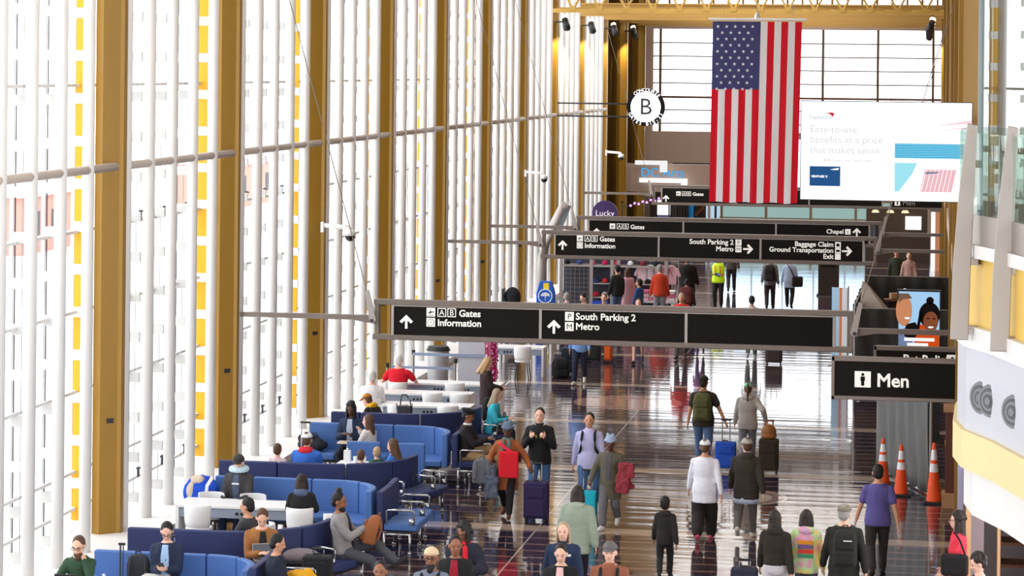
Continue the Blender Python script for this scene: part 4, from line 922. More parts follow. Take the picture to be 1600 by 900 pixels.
    if hs != 'bald':
        m = MB()
        he(m, (0, -.022, .040), (.084, .094, .098)); he(m, (0, -.05, -.01), (.076, .06, .075))
        if hs in ('long', 'bob', 'curlylong'):
            L = {'long': .27, 'bob': .13, 'curlylong': .22}[hs]
            for k in range(6):
                q = k/5; z = .03-L*q; m.ell(hp(0, -.055-.02*q, z), ((.092+.012*q)*s, .052*s, .06*s), hr, 12, 8)
            for sd in (1, -1):
                for k in range(5):
                    q = k/4; m.ell(hp(sd*(.078+.012*q), -.015+.012*q, .02-L*.85*q), (.024*s, .045*s, .055*s), hr, 10, 6)
        if hs == 'ponytail':
            for k in range(7): q = k/6; m.ell(hp(0, -.12-.03*math.sin(q*3), .05-.28*q), (.035*s*(1-.4*q), .035*s, .05*s), hr, 10, 6)
        if hs == 'bun': he(m, (0, -.11, -.02 if hat else .09), (.045, .045, .045))
        if hs == 'buntop': he(m, (.0, -.03, .15), (.045, .045, .04))
        if hs in ('curly', 'curlylong', 'braids'):
            rr = random.Random(label); N_ = 46 if hs != 'braids' else 30
            for k in range(N_):
                a = rr.uniform(0, 2*PI); b_ = rr.uniform(-.2, 1.45); c = (.088*math.cos(b_)*math.cos(a), -.022+.098*math.cos(b_)*math.sin(a), .04+.1*math.sin(b_))
                if c[1] > .045 and c[2] < .075: continue
                he(m, c, (.022, .022, .022), 8, 6)
            if hs == 'braids':
                for k in range(16):
                    a = R(150+240*k/15); c0 = hp(.08*math.cos(a-PI/2+PI/2), .0+.085*math.sin(a), .02) if False else hp(.085*math.sin(R(-130+260*k/15)), -.075*math.cos(R(-130+260*k/15)), .03)
                    m.cap(c0, c0+V((0, 0, -.26*s)), .016*s, .011*s, 7)
        soft(m.obj('hair', hm, t), .013 if near else .018, 2)
    if face:
        for sd in (1, -1):
            m = MB(); he(m, (sd*.031, .083, .008), (.013, .008, .007), 8, 6); m.obj('eye', mat('eye_dark', (.02, .015, .012), .3), t, smooth=True)
            MB().cap(hp(sd*.016, .090, .030), hp(sd*.048, .077, .031), .0045*s, .0035*s, 6).obj('eyebrow', hm or hairm('dark'), t, smooth=True)
        m = MB(); m.cap(hp(-.02, .090, -.056), hp(.02, .090, -.056), .006*s, .006*s, 6); m.obj('mouth', mat('lips_'+sk, tuple(c*q for c, q in zip(SKIN[sk], (.72, .5, .5))), .5), t, smooth=True)
    if hat:
        hk, hcl = hat[:2]; fm = fabric(*hcl); m = MB()
        if hk in ('cap', 'capback'):
            for z, rx, ry in ((.045, .090, .106), ): pass
            rs = []
            for a in (0, 25, 50, 70, 88): rs.append([hp(.092*math.cos(R(a))*math.cos(2*PI*i/18), -.010+.108*math.cos(R(a))*math.sin(2*PI*i/18), .048+.088*math.sin(R(a))) for i in range(18)])
            m.rings(rs); m.obj('hat', fm, t, smooth=True)
            k = 1 if hk == 'cap' else -1; m = MB()
            m.add([hp(-.075, k*.06-.01, .05), hp(.075, k*.06-.01, .05), hp(.06, k*.165-.01, .035), hp(0, k*.18-.01, .036), hp(-.06, k*.165-.01, .035), hp(-.075, k*.06-.01, .062), hp(.075, k*.06-.01, .062), hp(.06, k*.165-.01, .046), hp(0, k*.18-.01, .047), hp(-.06, k*.165-.01, .046)],
                  [(4, 3, 2, 1, 0), (5, 6, 7, 8, 9), (0, 1, 6, 5), (1, 2, 7, 6), (2, 3, 8, 7), (3, 4, 9, 8), (4, 0, 5, 9)]); m.obj('hat_brim', fm, t, smooth=True)
        elif hk == 'beret':
            he(m, (.01, -.02, .10), (.118, .125, .038)); he(m, (0, -.015, .065), (.092, .104, .035)); he(m, (0, -.02, .14), (.012, .012, .014)); soft(m.obj('hat', fm, t), .012, 2)
        elif hk == 'wrap':
            he(m, (0, -.02, .075), (.098, .112, .085)); rr = random.Random(label)
            for k in range(14): a = 2*PI*k/14; he(m, (.092*math.cos(a), -.02+.105*math.sin(a), .055+.012*math.sin(3*a)), (.03, .03, .024), 8, 6)
            he(m, (.05, -.03, .16), (.03, .03, .035), 8, 6); he(m, (-.045, -.02, .155), (.03, .03, .03), 8, 6); soft(m.obj('hat', fm, t), .011, 1)
    for e in extras:
        k = e[0]; a = e[1:]
        if k == 'beard':
            m = MB(); he(m, (0, .048, -.085), (.06, .055, .052)); he(m, (0, .07, -.12), (.04, .036, .05)); soft(m.obj('beard', hairm(a[0]), t), .012, 2)
        elif k == 'glasses':
            m = MB()
            for sd in (1, -1): m.tube([hp(sd*.034+.024*math.cos(q*PI/6), .098, .006+.018*math.sin(q*PI/6)) for q in range(13)], .004*s, 6); m.cyl(hp(sd*.056, .094, .01), hp(sd*.08, .0, .012), .003*s, n=6)
            m.cyl(hp(-.012, .099, .01), hp(.012, .099, .01), .003*s, n=6); m.obj('glasses', BLACKP, t, smooth=True)
        elif k == 'front':                                     # shirt seen in an open jacket
            m = MB(); q = [(.02, .05), (.2, .055), (.36, .06), (.45, .05), (.53, .045)]
            m.rings([[sp(tt, -hw, TORB(tt, w)+g*w+.006), sp(tt, hw, TORB(tt, w)+g*w+.006), sp(tt, hw, TORB(tt, w)-.03), sp(tt, -hw, TORB(tt, w)-.03)] for tt, hw in q])
            m.obj('shirt_front', fabric(*a[0]), t, smooth=False, bevel=.01)
        elif k == 'scarf':
            m = MB(); n = 14
            for i in range(n): b = 2*PI*i/n; m.cap(sp(.545+.01*math.sin(b*2), .085*math.cos(b), .085*math.sin(b)), sp(.55, .085*math.cos(b+.45), .085*math.sin(b+.45)), .03*s, .03*s, 8)
            for dx, L in ((.06, a[1]), (-.05, a[1]*.75)): m.cap(sp(.5, dx, .14), sp(.5-L, dx*1.2, .165), .04*s, .05*s, 8)
            soft(m.obj('scarf', fabric(*a[0]), t), .015, 2, .015)
        elif k == 'pillow':
            m = MB()
            for i in range(11): b = R(-60+300*i/10); m.ell(sp(.60, .115*math.cos(b), .0+.115*math.sin(b)), (.06, .06, .055))
            soft(m.obj('neck_pillow', fabric(*a[0]), t), .014, 3)
        elif k == 'hood':
            m = MB(); m.ell(sp(.53, 0, -.085), (.13*s, .07*s, .075*s)); m.ell(sp(.545, .08, -.03), (.05*s, .07*s, .045*s)); m.ell(sp(.545, -.08, -.03), (.05*s, .07*s, .045*s)); soft(m.obj('hood', a[0] if not isinstance(a[0], tuple) else fabric(*a[0]), t), .015, 3, .015)
        elif k == 'collar':
            m = MB(); n = 16; m.rings([[sp(.50, .088*math.cos(2*PI*i/n), .004+.085*math.sin(2*PI*i/n)) for i in range(n)], [sp(.575, .072*math.cos(2*PI*i/n), .012+.076*math.sin(2*PI*i/n)) for i in range(n)]]); m.obj('collar', fabric(*a[0]), t, smooth=True)
        elif k == 'hem':
            m = MB(); m.rings([ring(-hem-.07, .165, .122, g*.8), ring(-hem+.03, .165, .122, g*.9)]); m.obj('shirt_hem', fabric(*a[0]), t, smooth=True)
        elif k == 'belt':
            m = MB(); m.rings([ring(.035, .168, .122, .022), ring(.075, .162, .12, .022)]); m.obj('belt', fabric(*a[0]), t, smooth=True)
        elif k == 'vest':
            m = MB(); m.rings([ring(tt, b, c, g+.02) for tt, b, c in TOR if -.12 < tt < .5] + [ring(.53, .11, .09, g+.012)]); m.obj('safety_vest', mat('hi_vis', srgb(214, 255, 20), .5, emit=.12), t, smooth=True)
            m = MB(); m.rings([ring(.14, .15, .112, g+.024), ring(.19, .148, .11, g+.024)])
            for sd in (1, -1): m.rings([[sp(tt, sd*dx, TORB(tt, w)+g+.026), sp(tt, sd*(dx+.05), TORB(tt, w)+g+.02), sp(tt, sd*(dx+.05), TORB(tt, w)-.02), sp(tt, sd*dx, TORB(tt, w)-.02)] for tt, dx in ((.2, .06), (.36, .06), (.46, .05))])
            m.obj('reflective_stripe', mat('vest_stripe', srgb(246, 160, 60), .4), t)
        elif k == 'strap':                                     # backpack straps over both shoulders, seen from the front
            for sd in (1, -1): m = MB(); m.tube([sp(.49, sd*.105, -.11), sp(.53, sd*.105, -.02), sp(.50, sd*.108, .10), sp(.40, sd*.115, TORB(.4, w)+g+.02), sp(.25, sd*.125, TORB(.25, w)+g+.012), sp(.14, sd*.16, .05)], .022*s, 8); m.obj('bag_strap', fabric(*a[0]), t, smooth=True)
        elif k == 'badge': MB().box(sp(.40, -.09, TORB(.4, w)+g+.022), (.08, .012, .03)).obj('badge', TWHITE, t)
        elif k == 'zips':
            for dx in (-.035, .035): MB().box(sp(.36, dx, TORB(.36, w)+g+.016), (.014, .012, .05)).obj('zip_pull', mat('zip_lime', srgb(220, 240, 40), .5), t)
        elif k == 'print': MB().box(sp(a[0], 0, TORB(a[0], w)+g+.013), (a[1], .01, .022)).obj('shirt_print', TWHITE, t)
        elif k == 'backprint':
            for i, c in enumerate(((230, 150, 40), (120, 90, 140), (220, 60, 50), (70, 150, 110))): MB().box(sp(.36-.07*i, 0, -TORB(.33, w)-g-.012), (.22, .012, .055)).obj('back_print', fabric(*c), t, bevel=.005)
    PPL.append(t); return t
def TORB(tt, w):
    for (a, _, b0), (c, _, b1) in zip(TOR, TOR[1:]):
        if a <= tt <= c: return (b0+(b1-b0)*(tt-a)/(c-a))*w
    return .11*w
def local(p, dx, dy, dz):
    a = p.rotation_euler[2]; return (p.location.x+dx*math.cos(a)-dy*math.sin(a), p.location.y+dx*math.sin(a)+dy*math.cos(a), dz)
# ------------------------------------------------------------------ luggage
def suitcase(label, x, y, rz, col, h=.58, w=.38, d=.24, handle=1.02, group=None, hard=False):
    t = thing('suitcase', label, 'suitcase', (x, y, 0), R(rz), group); f = fabric(*col)
    MB().bb(-w/2, w/2, -d/2, d/2, .06, .06+h).obj('shell', f, t, bevel=.035, seg=3)
    if not hard:
        MB().bb(-w*.38, w*.38, -d/2-.03, -d/2+.02, .1, .06+h*.52).obj('front_pocket', f, t, bevel=.025); MB().bb(-w*.36, w*.36, -d/2-.025, -d/2+.02, .06+h*.58, .06+h*.9).obj('front_pocket', f, t, bevel=.025)
    MB().tube([(-.05, -.02, .06+h), (-.05, -.02, .09+h), (.05, -.02, .09+h), (.05, -.02, .06+h)], .01, 6).obj('carry_handle', BLACKP, t)
    for sx in (-1, 1):
        for sy in (-1, 1): MB().cyl((sx*w*.4-.015, sy*d*.35, .03), (sx*w*.4+.015, sy*d*.35, .03), .03, n=12).obj('wheel', BLACKP, t)
    if handle:
        m = MB(); m.cyl((-.075, d*.3, h), (-.075, d*.3, handle), .011, n=8).cyl((.075, d*.3, h), (.075, d*.3, handle), .011, n=8); m.obj('telescopic_handle', CHROME, t)
        MB().cyl((-.095, d*.3, handle), (.095, d*.3, handle), .018, n=10).obj('grip', BLACKP, t)
    return t
def backpack(label, loc, rz, col, h=.48, w=.32, d=.2, tilt=0., mark=False, m_=None, straps=True):
    t = thing('backpack', label, 'backpack', loc, R(rz)); t.rotation_euler = (R(tilt), 0, R(rz)); f = m_ or fabric(*col)
    b = MB(); b.rings([[(x*w/2*k, y*d/2*q+oy, z) for x, y in ((-.8, -1), (.8, -1), (1, -.5), (1, 1), (-1, 1), (-1, -.5))] for z, k, q, oy in ((0, .9, .9, 0), (h*.1, 1, 1, 0), (h*.7, .97, .95, .005), (h*.92, .8, .75, .02), (h, .5, .45, .04))])
    b.obj('pack_body', f, t, bevel=.025, seg=3)
    MB().bb(-w*.36, w*.36, -d/2-.05, -d/2+.02, h*.08, h*.45).obj('front_pocket', f, t, bevel=.03); MB().bb(-w*.3, w*.3, -d/2-.025, -d/2+.02, h*.5, h*.78).obj('front_pocket', f, t, bevel=.02)
    if straps: MB().tube([(-.04, .05, h-.02), (-.03, .06, h+.05), (.03, .06, h+.05), (.04, .05, h-.02)], .011, 6).obj('grab_loop', f, t)
    for sd in (-1, 1):
        if straps: MB().tube([(sd*.1, d/2-.01, h*.88), (sd*.11, d/2+.04, h*.6), (sd*.12, d/2+.03, h*.25), (sd*.13, d/2-.01, h*.08)], .018, 6).obj('shoulder_strap', f, t)
    if mark: MB().bb(-.02, .1, -d/2-.035, -d/2-.024, h*.72, h*.745).obj('reflective_mark', TWHITE, t)
    return t
def phone(label, loc, rz, tilt=50, col=None):
    t = tag(MB().box((0, 0, 0), (.075, .01, .15)).obj('phone', col or BLACKP, bevel=.004), label, 'phone'); t.location = loc; t.rotation_euler = (R(-tilt), 0, R(rz)); return t
def laptop(label, x, y, z, rz, col=STEEL, open_=105):
    t = thing('laptop', label, 'laptop', (x, y, z), R(rz)); MB().bb(-.16, .16, -.11, .11, 0, .016).obj('keyboard_base', col, t, bevel=.004)
    o = MB().bb(-.16, .16, -.006, .006, 0, .21).obj('lid', col, t, bevel=.004); o.location = (0, .11, .012); o.rotation_euler = (R(90-open_), 0, 0)
    s = MB().bb(-.15, .15, -.009, -.006, .015, .2).obj('screen', mat('laptop_screen', (.03, .035, .05), .2), o); return t
BLK = (26, 26, 29); JEANS = (72, 104, 150)
# walkers coming towards the camera
p = person('person in an orange brown coat and headwrap with a red bag', -7.13, 43.16, 180, 1.62, 'walkL', 'dark', (150, 84, 46), (30, 24, 26), (92, 52, 36), ('short', 'black'), ('wrap', (96, 112, 136)), 'coat', hem=.40,
           R_=(.34, .16, .98), L_=(-.46, .18, .98), nL=(0, 0, -1), curl=(.9, 1.3), extras=(('glasses',), ('scarf', (92, 112, 106), .5)))
t = thing('shoulder_bag', 'flat red bag worn across the chest of the person in the orange coat', 'bag', local(p, -.06, .19, .72), R(180))
MB().bb(-.17, .17, -.0, .08, .0, .46).obj('bag_body', fabric(206, 24, 40), t, bevel=.03, seg=3); MB().tube([(-.08, .05, .43), (.04, .03, .50), (.15, -.03, .57), (.19, -.12, .56)], .03, 8).obj('strap', fabric(216, 30, 60), t)
backpack('grey backpack hanging from the arm of the person in the orange coat', local(p, .42, .14, .60), 190, (98, 100, 108), .42, .34, .22)
t = tag(MB().bb(-.11, .11, -.07, .07, .2, .5).bb(-.05, .14, -.09, .05, -.05, .3).cap((-.09, .05, .3), (-.06, .07, -.1), .045).obj('folded_jacket', fabric(86, 92, 110)), 'blue grey jacket draped over the arm beside the grey backpack', 'jacket'); soft(t, .016, 4, .09); t.location = local(p, .27, .19, .42)
suitcase('dark purple suitcase in front of the man with the black zipped jacket', -6.58, 42.92, 0, (44, 32, 74), .62, .42, .28, .98)
p = person('man in a black zipped jacket with both hands at his chest', -6.72, 44.15, 180, 1.79, 'walk', 'light', BLK, JEANS, (60, 50, 45), ('short', 'dark'), None, 'jacket', R_=(.13, .24, 1.26), L_=(-.13, .24, 1.26), curl=(1.5, 1.5), nR=(-.5, -.8, 0), nL=(.5, -.8, 0), w=1.08, extras=(('zips',), ('collar', BLK)))
person('man in a pale lilac shirt and jeans with black straps', -5.79, 43.8, 180, 1.78, 'walk', 'tan', (186, 184, 224), JEANS, (70, 45, 36), ('short', 'black'), None, 'shirt', w=1.08, extras=(('strap', BLK), ('collar', (196, 194, 230)), ('belt', (60, 44, 36))))
p = person('woman in a grey olive cardigan carrying a red coat', -5.26, 42.55, 172, 1.56, 'walk', 'dark', (92, 88, 74), (104, 102, 106), (225, 225, 228), ('short', 'grey'), ('wrap', (150, 168, 196)), 'coat', hem=.34, w=1.05, legw=1.15, R_=(.34, .16, .92), L_=(-.24, .22, 1.0), nR=(0, 0, -1), curl=(1.3, .5), extras=(('front', (84, 82, 86)),), head=(10, 0))
t = tag(MB().bb(-.13, .13, -.07, .09, -.05, .2).bb(-.16, .06, -.09, .05, -.3, .02).cap((-.08, .06, .0), (.1, .05, -.2), .05).obj('folded_coat', mat('red_plaid', srgb(146, 52, 62), .9, noise=.5, scale=24)), 'red checked coat over the arm of the woman in grey', 'coat'); soft(t, .016, 4, .09); t.location = local(p, -.33, .2, .95)
suitcase('turquoise suitcase behind the hooded green jacket', -5.66, 42.6, 0, (30, 170, 196), .55, .34, .22, .95, hard=True)
person('woman in a sage green quilted jacket with a hood, walking away', -5.05, 36.95, 4, 1.64, 'walk', 'tan', (148, 160, 144), (34, 24, 36), (50, 45, 45), ('bob', 'dark'), None, 'puffer', hem=.22, w=1.12, face=False, extras=(('hood', (156, 167, 150)),))
person('woman with long ash blonde hair in a navy fleece with a white badge', -4.80, 33.75, 180, 1.68, 'walk', 'light', (34, 48, 78), (40, 44, 60), (50, 50, 50), ('long', 'ashblond'), None, 'jacket', w=1.06, extras=(('badge',), ('collar', (30, 42, 68))))
person('woman with tied back dark hair in a black jacket over a pink top', -4.62, 32.3, 180, 1.64, 'walkL', 'light', BLK, (40, 40, 48), (50, 50, 50), ('short', 'dark'), None, 'jacket', head=(0, 16), extras=(('front', (232, 190, 190)),))
person('man in a brown fleece and grey cap with backpack straps at the bottom edge', -3.96, 32.1, 180, 1.75, 'walk', 'light', (140, 84, 62), (60, 60, 66), (50, 50, 50), ('short', 'brown'), ('cap', (104, 100, 100)), 'jacket', w=1.1, extras=(('strap', BLK), ('collar', (150, 92, 66))))
p = person('woman with braids, glasses and a red scarf looking at her phone', -6.10, 33.4, 178, 1.69, 'walk', 'brown', (34, 36, 50), (36, 36, 46), (40, 40, 40), ('braids', 'black'), None, 'puffer', w=1.08, R_=(.02, .34, 1.12), L_=(-.2, .33, 1.14), nR=(-.4, 0, .9), nL=(.3, -.4, .8), curl=(.8, .9), head=(-12, 24), extras=(('glasses',), ('scarf', (214, 28, 42), .42)))
phone('black phone in the hands of the woman with the red scarf', local(p, -.09, .42, 1.2), 180, 40)
person('man in a black coat over a dark red shirt at the bottom', -5.98, 32.15, 182, 1.72, 'walkL', 'brown', (28, 28, 30), (40, 40, 46), (40, 40, 40), ('short', 'black'), None, 'jacket', head=(15, 5), extras=(('front', (150, 30, 48)),))
person('man with a beige backwards cap and a grey raglan shirt at the bottom edge', -6.12, 31.25, 180, 1.75, 'walk', 'brown', (112, 122, 140), (40, 40, 46), (40, 40, 40), ('bald', 'black'), ('capback', (216, 190, 156)), 'jacket', extras=(('glasses',), ('beard', 'black'), ('strap', (30, 32, 38))))
person('person of whom only the dark short hair shows at the bottom edge', -6.62, 30.55, 180, 1.69, 'walk', 'brown', (50, 50, 60), (40, 40, 46), (40, 40, 40), ('short', 'black'), None, 'jacket')
# walkers going away
person('boy in a dark sweatshirt and dark trousers walking away', -3.89, 38.3, 0, 1.27, 'walk', 'brown', (40, 36, 34), (36, 34, 36), (40, 36, 36), ('short', 'black'), None, 'jacket', face=False, w=.95, head=(-12, 0), extras=(('hood', (40, 36, 34)),))
person('woman in a white cap and long white shirt over wide black trousers', -3.59, 41.75, -3, 1.68, 'walk', 'tan', (228, 228, 238), (40, 34, 32), (226, 96, 130), ('bun', 'brown'), ('cap', (238, 238, 240)), 'shirt', hem=.24, w=1.14, legw=1.55, face=False)
person('man in a dark hooded sweatshirt and grey cap, one heel lifted', -2.92, 42.0, -4, 1.69, 'walk', 'light', (58, 52, 46), (104, 98, 96), (210, 205, 190), ('short', 'brown'), ('cap', (176, 172, 164)), 'jacket', hem=.2, w=1.16, face=False, head=(25, 0), LF=(-.10, -.34, .26), extras=(('hood', (58, 52, 46)), ('hem', (190, 204, 230))))
p = person('man in a dark t-shirt and cap with a camouflage backpack pulling a blue suitcase', -4.28, 49.3, 0, 1.80, 'walkL', 'tan', (52, 48, 40), (84, 108, 146), (60, 60, 60), ('short', 'dark'), ('cap', (40, 38, 34)), 'tee', sleeve='short', w=1.12, face=False, R_=(.44, -.1, .88), nR=(0, 0, -1), curl=(1.3, .35), head=(-15, 0))
camo = mat('camouflage', srgb(84, 86, 48), .9, noise=.65, scale=14)
backpack('green camouflage backpack on the man with the dark cap', local(p, 0, -.26, .98), 0, (84, 86, 48), .52, .36, .22, m_=camo)
suitcase('bright blue suitcase pulled by the man with the camouflage pack', -3.82, 49.1, 0, (40, 86, 196), .5, .4, .24, .98)
p = person('woman in a light grey hooded top and mint cap with a brown ponytail', -3.45, 49.85, 0, 1.64, 'walk', 'light', (184, 178, 170), (140, 142, 150), (100, 95, 95), ('ponytail', 'brown'), ('cap', (130, 214, 180)), 'jacket', w=1.08, face=False, R_=(.38, -.05, .98), nR=(0, 0, -1), curl=(1.3, .3), extras=(('hood', (184, 178, 170)),), bottomm=mat('grey_camo', srgb(140, 142, 150), .9, noise=.5, scale=12))
suitcase('dark suitcase with a brown bag on top, beside the woman in grey', -2.98, 49.0, 0, (54, 46, 36), .6, .38, .26, 1.0)
t = thing('handbag', 'brown leather bag standing on the dark suitcase', 'bag', (-2.98, 48.98, .67)); m = MB(); m.ell((0, 0, .13), (.15, .09, .15)); m.ell((0, 0, .05), (.16, .1, .07)); soft(m.obj('bag_body', mat('brown_leather', srgb(150, 92, 40), .5), t), .014, 3); MB().tube([(-.1, 0, .2), (-.06, 0, .34), (.06, 0, .34), (.1, 0, .2)], .012, 6).obj('handle', mat('brown_leather', srgb(150, 92, 40), .5), t)
person('man in a purple polo shirt walking past the traffic cones', -0.71, 39.35, 2, 1.74, 'walk', 'tan', (92, 84, 146), (52, 46, 44), (40, 36, 36), ('short', 'black'), None, 'tee', sleeve='short', w=1.08, face=False, R_=(.32, -.1, .80), L_=(-.34, .12, .82), hem=.12)
person('woman with very long dark hair in a black top and pale trousers', -2.06, 35.6, -6, 1.62, 'walk', 'tan', (44, 38, 32), (206, 200, 206), (60, 60, 60), ('long', 'dark'), None, 'jacket', hem=-.02, face=True, head=(-35, 0), extras=(('hood', (44, 38, 32)),))
suitcase('dark blue bag on wheels beside the woman with very long hair', -2.5, 35.75, 0, (44, 46, 66), .70, .38, .24, .86)
def tiedye():
    m = bpy.data.materials.new('tie_dye'); m.use_nodes = True; N, L = nodes(m); b = N['Principled BSDF']; b.inputs['Roughness'].default_value = .9
    tc = N.new('ShaderNodeTexCoord'); n = N.new('ShaderNodeTexNoise'); n.inputs['Scale'].default_value = 4; r = N.new('ShaderNodeValToRGB')
    L.new(tc.outputs['Object'], n.inputs['Vector']); L.new(n.outputs['Fac'], r.inputs['Fac']); L.new(r.outputs[0], b.inputs['Base Color'])
    cols = [(.25, srgb(240, 130, 180)), (.42, srgb(246, 220, 120)), (.5, srgb(190, 236, 170)), (.6, srgb(240, 160, 190)), (.75, srgb(170, 190, 240))]
    e = r.color_ramp.elements; e[0].position, e[0].color = cols[0][0], (*cols[0][1], 1); e[1].position, e[1].color = cols[-1][0], (*cols[-1][1], 1)
    for p_, c in cols[1:-1]: q = e.new(p_); q.color = (*c, 1)
    return m
TD = tiedye()
person('girl with long dark hair in a tie dyed hooded sweatshirt', -1.64, 35.78, 0, 1.6, 'walkL', 'tan', (240, 180, 200), (80, 78, 88), (70, 70, 70), ('bob', 'dark'), None, 'jacket', face=False, topm=TD, extras=(('hood', TD), ('backprint',)))
p = person('man in a black jacket with a black backpack and grey olive cap', -1.1, 35.5, 0, 1.76, 'walk', 'light', (40, 38, 34), (46, 42, 40), (40, 40, 40), ('short', 'grey'), ('cap', (130, 120, 104)), 'jacket', hem=.2, w=1.14, face=False, head=(-15, 0))
backpack('black backpack with a white mark on the man in the grey olive cap', local(p, .02, -.28, .95), 0, (36, 34, 32), .5, .34, .2, mark=True)
p = person('woman with curly dark hair and glasses in a red t-shirt at the shop front', .47, 35.75, 82, 1.66, 'stand', 'light', (226, 56, 76), (36, 32, 36), (50, 50, 50), ('curlylong', 'dark'), None, 'tee', sleeve='short', R_=(.2, .3, .78), L_=(-.22, .24, .8), extras=(('glasses',),), hem=.2)
t = thing('shoulder_bag', 'black shoulder bag on the woman in the red t-shirt', 'bag', local(p, -.24, .02, .82), R(172)); m = MB(); m.bb(-.19, .19, -.07, .07, 0, .3); m.obj('bag_body', fabric(30, 28, 30), t, bevel=.05, seg=3); MB().tube([(-.15, 0, .28), (-.08, .06, .5), (.0, .1, .63)], .014, 6).obj('strap', fabric(30, 28, 30), t)
person('person with curly dark hair at the bottom right corner', .70, 32.6, 100, 1.68, 'stand', 'light', (44, 42, 50), (40, 40, 44), (40, 40, 40), ('curly', 'dark'), None, 'jacket', head=(0, 20))
t = thing('blue_sign_board', 'small blue and white notice board at the bottom right corner', 'notice board', (.78, 32.0, 0)); MB().bb(-.14, .16, -.02, .02, .9, 1.42).obj('board', TWHITE, t, bevel=.01); MB().bb(-.09, .11, -.026, -.02, .95, 1.37).obj('blue_panel', mat('notice_blue', srgb(60, 150, 220), .5), t); MB().cyl((0, 0, 0), (0, 0, .9), .025, n=10).cyl((0, 0, 0), (0, 0, .03), .18, n=20).obj('stand', STEEL, t)
# farther walkers between the signs
far = dict(near=False)
p = person('person in a yellow safety vest with folded arms', -6.72, 82.6, 175, 1.75, 'stand', 'brown', (96, 120, 160), (40, 36, 36), (30, 30, 30), ('short', 'black'), None, 'shirt', sleeve='long', R_=(-.08, .22, 1.08), L_=(.08, .2, 1.1), w=1.08, extras=(('vest',),), **far)
person('person in black trousers walking away behind the safety vest', -6.75, 88.5, 0, 1.75, 'walk', 'tan', (70, 60, 60), (44, 36, 34), (40, 40, 40), ('short', 'black'), None, 'jacket', face=False, **far)
p = person('man in a grey jacket with a black backpack, beside the pale blue shirt', -5.02, 82.3, 0, 1.8, 'walk', 'tan', (124, 118, 116), (62, 46, 42), (40, 40, 40), ('short', 'dark'), None, 'jacket', face=False, **far)
backpack('black backpack on the man in the grey jacket', local(p, 0, -.27, .95), 0, (42, 36, 34), .52, .36, .2)
p = person('woman in a pale blue shirt carrying a black shoulder bag', -4.42, 82.8, 0, 1.72, 'walkL', 'tan', (188, 204, 232), (48, 38, 36), (40, 40, 40), ('short', 'dark'), None, 'shirt', hem=.22, face=False, **far)
t = thing('shoulder_bag', 'black bag hanging at the hip of the woman in pale blue', 'bag', local(p, .26, -.04, .72), R(20)); MB().bb(-.18, .18, -.08, .08, 0, .34).obj('bag_body', fabric(44, 36, 34), t, bevel=.05); MB().tube([(-.1, 0, .3), (-.25, -.02, .6), (-.4, -.08, .8)], .015, 6).obj('strap', fabric(44, 36, 34), t)
person('person in a white shirt and grey green trousers walking away under the nearest sign', -4.65, 68.3, 0, 1.7, 'walk', 'tan', (230, 232, 235), (104, 114, 104), (200, 200, 200), ('short', 'black'), None, 'shirt', face=False, **far)
person('man in a red jacket and grey trousers just past the nearest sign', -6.5, 67.8, 178, 1.78, 'walk', 'tan', (216, 40, 44), (92, 88, 92), (60, 50, 50), ('short', 'grey'), None, 'jacket', **far)
person('child in purple trousers just past the nearest sign', -6.05, 68.6, 178, 1.25, 'walk', 'tan', (150, 90, 150), (112, 90, 140), (80, 70, 90), ('short', 'dark'), None, 'jacket', **far)
person('woman in shorts with bare legs under the nearest sign', -7.5, 66.4, 178, 1.72, 'walk', 'light', (200, 190, 186), (80, 76, 70), (50, 50, 56), ('long', 'brown'), None, 'tee', sleeve='short', shorts=True, **far)
person('person in a blue shirt and navy trousers walking under the nearest sign', -8.42, 61.75, 178, 1.78, 'walk', 'tan', (126, 164, 222), (34, 38, 62), (220, 216, 210), ('short', 'dark'), None, 'shirt', **far)
suitcase('dark checked suitcase standing alone under the nearest sign', -3.97, 67.1, 0, (66, 54, 50), .62, .44, .26, 1.0)
suitcase('large dark green suitcase beside the orange one', -8.75, 66.4, 0, (36, 44, 40), .66, .5, .28, 0); suitcase('bright orange suitcase under the nearest sign', -8.3, 66.45, 0, (226, 96, 36), .66, .2, .3, 0)
backpack('black backpack lying on the floor beside the far white table', (-9.05, 62.9, 0), 20, (28, 28, 32), .5, .42, .3)
suitcase('dark suitcase standing beside the floor backpack', -8.95, 63.6, 10, (40, 50, 66), .62, .4, .26, 0)
person('man in a black jacket and jeans in front of the souvenir stand', -9.35, 76.9, 40, 1.75, 'stand', 'tan', (34, 32, 34), (96, 112, 140), (40, 40, 40), ('short', 'black'), None, 'jacket', face=False, **far)
p = person('boy in a blue jacket looking at the pink shirts', -8.58, 76.1, 60, 1.38, 'stand', 'tan', (50, 78, 130), (60, 60, 70), (40, 40, 40), ('short', 'black'), None, 'jacket', face=False, **far)
person('person in an orange red jacket and grey trousers at the shirt table', -8.05, 76.95, 10, 1.8, 'stand', 'light', (204, 66, 36), (158, 158, 166), (60, 60, 60), ('short', 'grey'), None, 'jacket', face=False, lean=12, **far)
person('tall person in black standing right of the shirt table', -7.55, 80.6, 0, 1.84, 'stand', 'brown', (38, 32, 30), (36, 32, 32), (30, 30, 30), ('short', 'black'), None, 'coat', hem=.4, w=1.2, face=False, **far)
p = person('person with a maroon and black pack walking away from the souvenir stand', -7.1, 75.6, 0, 1.5, 'walk', 'tan', (60, 46, 44), (56, 48, 48), (40, 40, 40), ('short', 'black'), None, 'jacket', w=1.15, face=False, **far)
backpack('maroon backpack on the person leaving the souvenir stand', local(p, 0, -.26, .78), 0, (104, 50, 48), .5, .38, .2)
